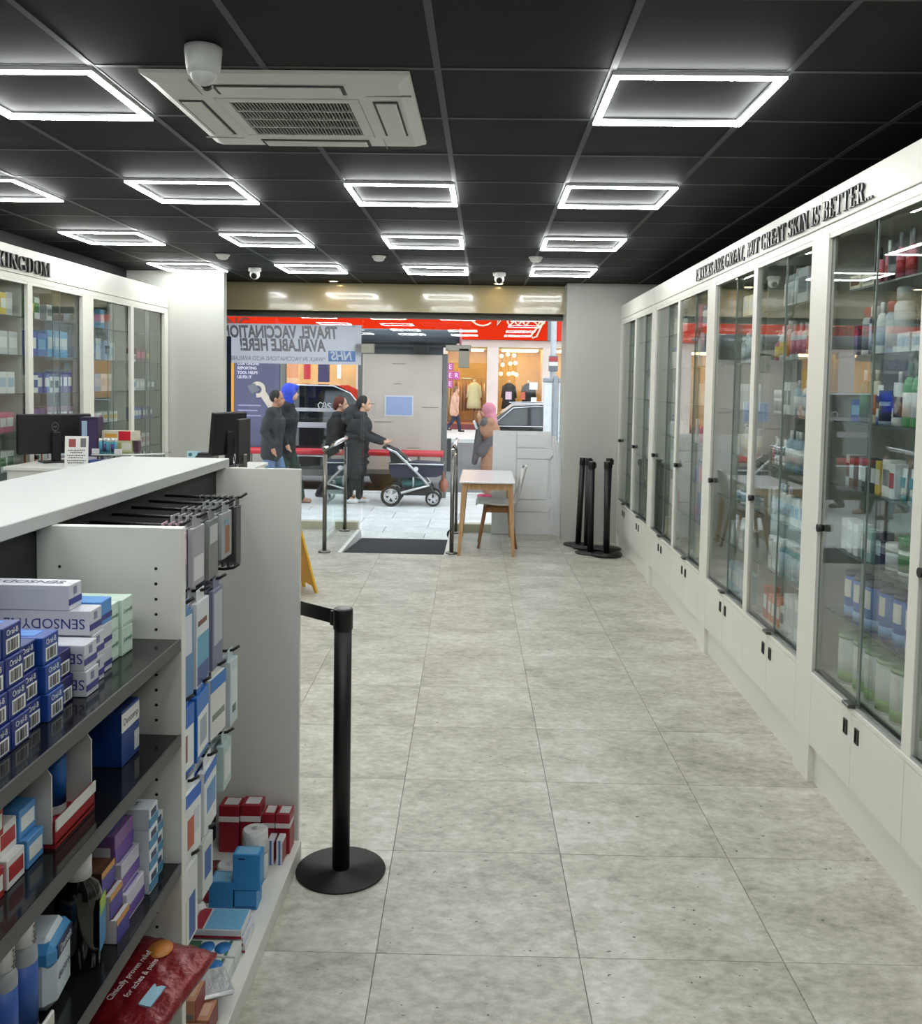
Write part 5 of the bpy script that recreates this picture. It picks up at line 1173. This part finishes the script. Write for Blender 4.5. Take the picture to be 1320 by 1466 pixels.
# goods in the lit windows
def garment(x, y, z, w, h, c, label, grp, rz=0.0):
    t = thing('hanging_garment', label, 'clothing', (x,y,z), rz, grp)
    ob('garment_cloth', G().lathe([(w*.42,0),(w*.40,h*.5),(w*.32,h*.8),(w*.22,h*.97),(w*.06,h)], 14, sy=.35), mat('cloth_%d_%d_%d' % c, c, .9, var=.1, scale=10, bump=.3), t); ob('garment_hanger', G().tube([(0,0,h),(0,0,h+.07),(.03,0,h+.1)], .008, 6), BLACK, t)
rk = thing('clothes_rail', 'clothes rail in the lit shop window across the road', 'clothes rail', (-.85,37.2,.12))
ob('rail_bar', G().cyl((-.65,0,1.72), (.85,0,1.72), .02, n=10), CHROME, rk)
for x in (-.62,.82): ob('rail_upright', G().cyl((x,0,0), (x,0,1.72), .02, n=10), CHROME, rk)
for k in range(11): garment(-1.42+.125*k, 37.2, .55, .34, 1.17, random.choice([(214,176,120),(200,150,96),(190,140,110),(226,196,150),(170,110,70)]), 'coat on the lit clothes rail, %s from left' % ORD[k], 'coats on the far shop rail', 1.2)
def mannequin(x, y, c, label):
    t = thing('shop_mannequin', label, 'mannequin', (x,y,.12))
    ob('dress', G().lathe([(.30,.55),(.27,.8),(.22,1.15),(.24,1.35),(.19,1.5),(.06,1.58)], 18, sy=.6), mat('dress_%d' % c[0], c, .8, var=.08), t)
    ob('neck_stump', G().cyl((0,0,1.55), (0,0,1.68), .05, .045, n=12), pm((226,206,180)), t)
    for s in (-1,1): ob('sleeve', G().cyl((s*.20,0,1.46), (s*.27,0,.98), .065, .05, n=12), mat('dress_%d' % c[0], c, .8), t)
    ob('stand', G().cyl((0,0,.0), (0,0,.6), .015, n=8).cyl((0,0,0), (0,0,.02), .16, n=18), pm((90,80,76)), t)
mannequin(-.42, 36.5, (232,212,160), 'mannequin in a pale button-front dress in the lit shop window')
mannequin(.95, 36.6, (40,36,36), 'mannequin in black in the window with round lamps')
mannequin(1.72, 36.7, (34,32,34), 'second dark dressed mannequin in the window with round lamps')
cl_ = thing('globe_chandelier', 'cluster of round warm glass lamps in the far shop window', 'chandelier', (.98,36.8,2.9))
for k, (x, z) in enumerate(((-.35,-.15),(-.1,-.08),(.15,-.12),(-.3,-.5),(.0,-.45),(.2,-.42),(-.36,-.85),(-.05,-.85),(.12,-.82),(.25,-.88))):
    b_ = ob('globe', G().ball((x,0,z), .075, 12, 8), mat('globe_lamp', (255,236,200), .3, emit=(255,226,170), estr=3.0, var=0), cl_); ob('cord', G().cyl((x,0,z+.07), (x,0,.03), .006, n=6), BLACK, b_)
for k, (x, z, w2, h2, c) in enumerate(((.92,1.05,.24,.3,(206,176,190)),(1.22,.62,.18,.22,(190,206,224)),(1.48,.62,.16,.24,(226,226,226)),(1.88,1.45,.32,.28,(230,226,220)),(1.90,.95,.22,.2,(226,226,226)),(1.48,1.05,.18,.30,(190,90,60)))):
    ob('window_card', G().box(-w2/2,w2/2,-.005,.005,0,h2), pm(c), loc=(x,36.04,z), label='small notice card in the far shop window, %s of six' % ORD[k], cat='card', group='far window cards')
for r_, row in enumerate((('E',), ('E','R'), ('E',))):
    for q, s in enumerate(row):
        t = thing('window_letter_tile', 'pink letter tile reading %s in far window, row %s' % (s, ORD[r_]), 'sign', (-1.36+.24*q,36.03,2.12-.33*r_), 0, 'pink letter tiles')
        ob('tile', G().box(-.115,.115,-.005,.005,0,.30), pm((186,70,150)), t); put('tile_letter', text_me(s, .26, pm((240,226,236)), .002), t, (0,-.008,.15), FACE['-y'])
for k, (x, z, w2, h2, c) in enumerate(((-7.55,1.75,.5,.75,(206,120,40)),(-6.95,1.7,.26,1.1,(190,30,44)),(-6.3,1.6,.45,.7,(60,50,90)),(-5.7,1.75,.16,.8,(226,226,230)),(-9.6,1.6,.8,.8,(226,170,60)))):
    ob('window_poster', G().box(-w2/2,w2/2,-.01,.01,0,h2), pm(c), loc=(x,36.05,z), label='%s poster in shop window above the taxi' % ('orange','tall red','dark violet','narrow white','yellow')[k], cat='poster', group='posters in the far windows')
ob('end_building', G().box(10,40,35.5,37,-.15,14), mat('far_brick', (150,130,118), .8, var=.2), label='plain building further along the far side, right', cat='building')
ob('terrace_building', G().box(-40,-15.2,35.5,37,-.15,14), mat('far_brick2', (160,150,140), .8, var=.2), label='plain building further along the far side, left', cat='building')

# ================================================================== people
def blob(parts, voxel, m, smooth=4):
    g = G()
    for p in parts:
        if p[0] == 'c':                                       # tapered limb with round ends
            _, a, b, ra, rb = p; a = Vector(a); b = Vector(b)
            g.cyl(a, b, ra, rb, n=14); g.ball(a, ra, 14, 8); g.ball(b, rb, 14, 8)
        else: g.ball(p[1], p[2], 18, 12)
    me = bpy.data.meshes.new('blob'); me.from_pydata(g.v, [], g.f)
    o = bpy.data.objects.new('blob', me); COL.objects.link(o)
    r = o.modifiers.new('r', 'REMESH'); r.mode = 'VOXEL'; r.voxel_size = voxel
    s = o.modifiers.new('s', 'SMOOTH'); s.iterations = smooth; s.factor = .5
    dg = bpy.context.evaluated_depsgraph_get(); out = bpy.data.meshes.new_from_object(o.evaluated_get(dg))
    bpy.data.objects.remove(o); bpy.data.meshes.remove(me)
    out.polygons.foreach_set('use_smooth', [True]*len(out.polygons)); out.materials.clear(); out.materials.append(m)
    return out
SKIN = mat('skin_light', (206,158,130), .5, var=.05); SKIN2 = mat('skin_tan', (170,120,92), .5, var=.05)
def hand(w, d, side, s):
    """palm and five fingers continuing from wrist w along direction d"""
    d = Vector(d).normalized(); lat = Vector((0,1,0)) if abs(d.y) < .8 else Vector((1,0,0)); n = d.cross(lat).normalized(); lat = n.cross(d).normalized(); w = Vector(w); P = []
    P.append(('c', w, w+d*.085*s, .026*s, .033*s)); P.append(('e', w+d*.06*s, (.036*s,.034*s,.036*s)))
    for k in range(4):
        b = w+d*.09*s+lat*((k-1.5)*.021*s); L = (.062,.074,.07,.054)[k]*s
        m_ = b+d*L*.55+n*.008*s; P.append(('c', b, m_, .0095*s, .009*s)); P.append(('c', m_, m_+d*L*.42+n*.016*s, .009*s, .007*s))
    b = w+d*.035*s+lat*.03*s; P.append(('c', b, b+d*.04*s+lat*.022*s+n*.012*s, .011*s, .01*s)); P.append(('c', b+d*.04*s+lat*.022*s+n*.012*s, b+d*.07*s+lat*.022*s+n*.02*s, .01*s, .008*s))
    return P
def person(label, loc, face, J, cloth, skin, build=1.0, hair=None, extra=None):
    """J: joints in metres, x = walking direction. cloth: list of (name, colour, builder)"""
    s = build; P = []; V = Vector
    hd = V(J['head']); nk = V(J['neck']); pv = V(J['pelvis']); chs = V(J['chest'])
    f = V(J.get('look', (1,0,0)))
    P += [('e', hd+V((-.005,0,.02)), (.092*s,.074*s,.105*s)), ('e', hd+f*.03+V((0,0,-.045)), (.066*s,.055*s,.065*s)), ('c', hd+f*.088*s+V((0,0,.0)), hd+f*.104*s+V((0,0,-.022)), .010, .014),
          ('c', hd+f*.085*s+V((0,-.02,-.058)), hd+f*.085*s+V((0,.02,-.058)), .009, .009), ('c', nk, hd+V((-.01,0,-.06)), .058*s, .052*s)]
    for e in (-1,1): P.append(('e', hd+V((-.012,e*.076*s,-.005)), (.018,.012,.032)))
    P += [('c', pv, chs, .125*s, .13*s), ('c', chs, nk+V((0,0,-.03)), .12*s, .06*s), ('c', pv+V((0,-.06,-.02)), pv+V((0,.06,-.02)), .10*s, .10*s)]
    P += [('c', V(J['shL']), V(J['shR']), .062*s, .062*s)]
    for q in 'LR':
        a, b, c = V(J['sh'+q]), V(J['el'+q]), V(J['wr'+q]); P += [('c', a, b, .05*s, .04*s), ('c', b, c, .039*s, .027*s)]+hand(c, J.get('hd'+q, c-b), q, .95)
        h_, k_, n_ = V(J['hp'+q]), V(J['kn'+q]), V(J['an'+q]); P += [('c', h_, k_, .078*s, .052*s), ('c', k_, n_, .05*s, .036*s), ('c', n_, n_+V((.10,0,-.04)), .034, .03)]
    body = put('person', blob(P, .0085, skin, 3), None, loc, face, label, 'person')
    for e in (-1,1): ob('eye', G().ball(hd+f*.076*s+V((0,e*.031,.012)), .0095, 10, 6), pm((30,24,22)), body)
    for nm, c, parts, vx in cloth: put(nm, blob(parts, vx, mat('wear_%d_%d_%d' % c, c, .85, var=.12, scale=18, bump=.35, bscale=30), 3), body)
    return body
def torso(J, r0, r1, hem=None, sl=1.0, wr=.04):
    V = Vector; P = [('c', V(J['pelvis'])+V((0,0,.0)), V(J['chest']), r0, r1), ('c', V(J['chest']), V(J['neck'])+V((0,0,-.05)), r1, .085), ('c', V(J['shL']), V(J['shR']), .085, .085),
                     ('c', V(J['pelvis'])+V((0,-.05,0)), V(J['pelvis'])+V((0,.05,0)), r0, r0), ('c', V(J['chest'])+V((0,-.06,0)), V(J['chest'])+V((0,.06,0)), r1, r1)]
    for q in 'LR': P += [('c', V(J['sh'+q]), V(J['el'+q]), .074*sl, .062*sl), ('c', V(J['el'+q]), V(J['wr'+q]), .06*sl, wr)]
    if hem: P += [('c', V(J['pelvis']), V(J['pelvis'])+V(hem[0]), r0, hem[1]), ('c', V(J['pelvis'])+V((0,-.06,0)), V(J['pelvis'])+V(hem[0])+V((0,-.06,0)), r0*.9, hem[1]), ('c', V(J['pelvis'])+V((0,.06,0)), V(J['pelvis'])+V(hem[0])+V((0,.06,0)), r0*.9, hem[1])]
    return P
def legs(J, a=.098, b=.075, c=.058):
    V = Vector; P = [('c', V(J['hpL']), V(J['hpR']), a, a)]
    for q in 'LR': P += [('c', V(J['hp'+q]), V(J['kn'+q]), a, b), ('c', V(J['kn'+q]), V(J['an'+q])+V((0,0,.0)), b, c)]
    return P
def shoes(J):
    V = Vector; P = []
    for q in 'LR':
        n = V(J['an'+q]); t = V(J.get('toe'+q, (.14,0,-.055)))
        P += [('c', n+V((-.03,0,-.035)), n+t, .044, .036), ('c', n+V((-.02,0,-.02)), n, .045, .046)]
    return P
def pose(h=1.75, lean=.0, hipz=.93, **kw):
    k = h/1.75
    J = dict(pelvis=(0,0,.95), chest=(.02+lean*.5,0,1.26), neck=(.03+lean,0,1.49), head=(.06+lean*1.1,0,1.62), shL=(.01+lean,.165,1.42), shR=(.01+lean,-.165,1.42), elL=(-.04,.23,1.14), elR=(.02,-.23,1.14), wrL=(.02,.22,.90), wrR=(.10,-.22,.91),
             hpL=(0,.09,.92), hpR=(0,-.09,.92), knL=(.14,.09,.50), knR=(-.02,-.09,.49), anL=(.22,.09,.085), anR=(-.26,-.09,.14))
    J.update(kw)
    return {n: (tuple(c*k for c in v) if n not in ('look','hdL','hdR','toeL','toeR') else v) for n, v in J.items()}
def hairparts(J, s=1.0, back=0.0):
    V = Vector; h = V(J['head']); return [('e', h+V((-.022,0,.035)), (.095*s,.084*s,.098*s))]+([('c', h+V((-.06,0,.03)), h+V((-.09,0,-back)), .07, .05)] if back else [])
PY = GZ0
# man in dark jacket and jeans, nearest the glass
J = pose(1.70, .02, elR=(-.06,-.22,1.16), wrR=(.06,-.22,.93), hdR=(.3,.0,-1))
J2 = J
person('man in dark zip jacket and blue jeans walking right outside, nearest the glass', (-3.04,13.15,PY), 0, J, [
 ('jacket', (44,45,48), torso(J,.155,.165,((0,0,-.12),.15)), .012), ('jeans', (96,116,146), legs(J), .012), ('shoes', (60,52,46), shoes(J), .010), ('hair', (34,32,30), hairparts(J), .009)], SKIN2)
# taller person in bright blue hood
J = pose(1.78, .03, elR=(-.03,-.23,1.14), wrR=(.07,-.20,.90), anR=(-.24,-.09,.13))
hh = Vector(J['head'])
person('tall person in black jacket and bright blue hood walking beside the jeans-wearing man', (-2.98,13.72,PY), 0, J, [
 ('jacket', (34,35,37), torso(J,.165,.175,((0,0,-.16),.16)), .012), ('camouflage_trousers', (38,58,48), legs(J,.105,.085,.075), .012), ('shoes', (168,130,104), shoes(J), .010),
 ('hood', (50,70,190), [('e', hh+Vector((-.03,0,.03)), (.118,.105,.128)), ('c', hh+Vector((-.05,0,-.05)), Vector(J['neck'])+Vector((-.03,0,-.02)), .10, .10), ('c', hh+Vector((.0,0,.09)), hh+Vector((.075,0,.09)), .06, .045)], .011)], SKIN)
# woman in long padded coat pushing the pram
J = pose(1.62, .05, elL=(.14,.22,1.12), elR=(.14,-.22,1.12), wrL=(.42,.17,1.02), wrR=(.42,-.17,1.02), hdL=(1,0,-.1), hdR=(1,0,-.1), knL=(.05,.09,.5), anL=(.03,.09,.085), knR=(.0,-.09,.5), anR=(-.14,-.09,.10))
hh = Vector(J['head'])
cp = torso(J,.175,.185,((-.02,0,-.36),.17), 1.12, .05)
for k in range(7): z = .62+.10*k; cp.append(('e', (.0+.02*(k > 4),0,z), (.195,.225,.055)))
cp += [('c', (-.10,-.10,1.36), (-.10,.10,1.36), .10, .10), ('c', (-.13,0,1.30), (-.06,0,1.40), .12, .10)]
person('woman in long black padded coat and white trainers pushing the pram', (-1.92,13.92,PY), 0, J, [
 ('padded_coat', (36,36,38), cp, .012), ('trousers', (22,22,24), legs(J,.09,.065,.055), .012), ('shoes', (226,226,226), shoes(J), .010), ('hair', (30,24,22), hairparts(J,1.02,.05), .009)], SKIN)
J = pose(1.60, .02, wrL=(.12,.16,1.05), elL=(-.02,.22,1.12)); hh = Vector(J['head'])
person('person with auburn hair walking half hidden behind the woman with the pram', (-2.28,14.20,PY), 0, J, [
 ('coat', (36,34,36), torso(J,.165,.175,((0,0,-.30),.16)), .013), ('trousers', (26,26,28), legs(J), .013), ('shoes', (60,60,62), shoes(J), .011), ('hair', (96,48,34), hairparts(J,1.03,.04), .010)], SKIN)
# woman in pink headscarf facing left
J = pose(1.50, .04, wrR=(.14,-.10,1.22), elR=(.10,-.22,1.10), wrL=(.24,.06,1.46), elL=(.14,.20,1.22), hdL=(.2,0,1), hdR=(1,.4,.3), knL=(.04,.09,.5), anL=(.06,.09,.085), knR=(0,-.09,.5), anR=(-.04,-.09,.085)); hh = Vector(J['head']); nk = Vector(J['neck'])
pb_ = person('woman in pink headscarf and camel coat holding her hand to her face', (.13,15.0,PY), PI, J, [
 ('camel_coat', (158,114,88), torso(J,.165,.165,((0,0,-.42),.19)), .012), ('long_skirt', (168,124,106), [('c', (0,-.05,.80), (0,-.05,.22), .15, .19), ('c', (0,.05,.80), (0,.05,.22), .15, .19)], .012), ('shoes', (190,60,100), shoes(J), .010),
 ('headscarf', (196,124,138), [('e', hh+Vector((-.03,0,.03)), (.115,.10,.12)), ('c', hh+Vector((-.05,0,-.06)), nk+Vector((-.03,0,-.05)), .10, .12)], .010),
 ('grey_shawl', (92,86,88), [('c', nk+Vector((.05,-.14,-.06)), nk+Vector((.05,.14,-.06)), .08, .08), ('c', nk+Vector((.14,-.08,-.10)), nk+Vector((.22,-.08,-.72)), .06, .05), ('c', nk+Vector((.10,.10,-.1)), nk+Vector((.20,.06,-.62)), .06, .06), ('c', (-.02,.12,.95), (.15,.12,.75), .10, .10)], .012)], SKIN)
ob('tissue', G().cbox(-.02,.02,-.03,.03,0,.15,.006), pm((232,232,232)), loc=(-.115,15.0,PY+1.10), rot=(0,-.4,0), label='white tissue held by the woman in pink headscarf', cat='tissue')
# passer-by on the far pavement
J = pose(1.70, .02); hh = Vector(J['head'])
person('woman in pink-beige coat and dark jeans walking on the far pavement', (-1.12,34.2,PY), 0, J, [
 ('coat', (206,160,136), torso(J,.16,.16,((0,0,-.20),.17)), .015), ('jeans', (36,42,64), legs(J), .015), ('ankle_boots', (22,20,22), shoes(J), .012), ('hair', (130,92,66), hairparts(J,1.03,.10), .012)], SKIN)

# ================================================================== pram
pr = thing('pram', 'navy carrycot pram with silver frame and spoked wheels', 'pram', (-1.02,13.88,PY))
NVY = mat('navy_pram_fabric', (40,42,62), .9, var=.1, scale=60, bump=.2)
TY = mat('pram_tyre', (24,24,25), .8)
def pwheel(x, y, r):
    w_ = ob('wheel', G().tube([(r*.86*math.cos(a),0,r*.86*math.sin(a)) for a in [2*PI*k/28 for k in range(28)]], r*.15, 8, True), TY, pr, (x,y,r))
    g = G().tube([(r*.68*math.cos(a),0,r*.68*math.sin(a)) for a in [2*PI*k/28 for k in range(28)]], r*.05, 6, True)
    for k in range(5):
        a = 2*PI*k/5+.3
        for d in (-.16,.16): g.cyl((0,0,0), (r*.7*math.cos(a+d),0,r*.7*math.sin(a+d)), r*.06, r*.09, n=8)
    g.cyl((0,-.02,0), (0,.02,0), r*.16, n=14); ob('wheel_spokes', g, pm((206,208,210)), w_)
for y in (-.27,.27): pwheel(-.345, y, .155); pwheel(.275, y*.75, .115)
cot = ob('carrycot', G().prism([(-.39,.56),(-.36,.44),(-.30,.42),(.33,.44),(.41,.48),(.42,.62),(-.39,.62)], -.19, .19, 'y'), NVY, pr)
ob('cot_rim', G().tube([(-.39,-.19,.625),(.42,-.19,.625),(.42,.19,.625),(-.39,.19,.625)], .016, 8, True), ALU, cot)
ob('cot_cover', G().prism([(-.15,.63),(.0,.66),(.35,.645),(.41,.63)], -.18, .18, 'y'), NVY, cot)
for s in (-1,1):
    ob('frame_tube', G().tube([(-.42,s*.24,.86),(-.28,s*.24,.80),(.12,s*.24,.42),(.22,s*.22,.30)], .02, 10), ALU, pr)
    ob('frame_tube', G().tube([(.22,s*.22,.32),(-.20,s*.25,.20),(-.345,s*.25,.155)], .022, 10), ALU, pr)
    ob('frame_tube', G().tube([(-.02,s*.22,.44),(-.02,s*.22,.28)], .014, 8), ALU, pr)
    ob('pivot_hub', G().cyl((.02,s*.235,.56), (.02,s*.27,.56), .034, n=16), pm((226,226,226)), pr)
    ob('front_fork', G().tube([(.22,s*.22,.32),(.275,s*.20,.23),(.275,s*.20,.115)], .016, 8), BLACK, pr)
ob('push_handle', G().tube([(-.42,-.24,.86),(-.47,-.20,.87),(-.47,.20,.87),(-.42,.24,.86)], .019, 10), BLACK, pr)
ob('hood_frame', G().prism([(-.40,.86),(-.30,.84),(-.12,.70),(-.20,.64),(-.36,.66)], -.17, .17, 'y'), BLACK, pr)
ob('under_basket', G().prism([(-.28,.16),(.20,.16),(.24,.27),(-.24,.24)], -.19, .19, 'y'), mat('basket_mesh', (28,28,32), .9), pr)
ob('shopping_bag', G().ball((0,0,.10), (.17,.13,.085), 18, 12).cyl((.13,0,.12), (.2,0,.14), .03, .02, n=10), mat('teal_bag', (40,110,108), .5, bump=.3, bscale=25), loc=(-1.06,13.88,PY+.225), label='teal bag in the basket under the pram', cat='bag')
ob('brown_bag', G().ball((0,0,.0), (.07,.12,.11), 16, 10).tube([(0,-.06,.08),(-.01,-.04,.2),(-.01,.04,.2),(0,.06,.08)], .012, 8), mat('brown_leather', (150,84,58), .5), loc=(-.60,13.88,PY+.30), label='brown leather bag hanging at the front of the pram', cat='bag')
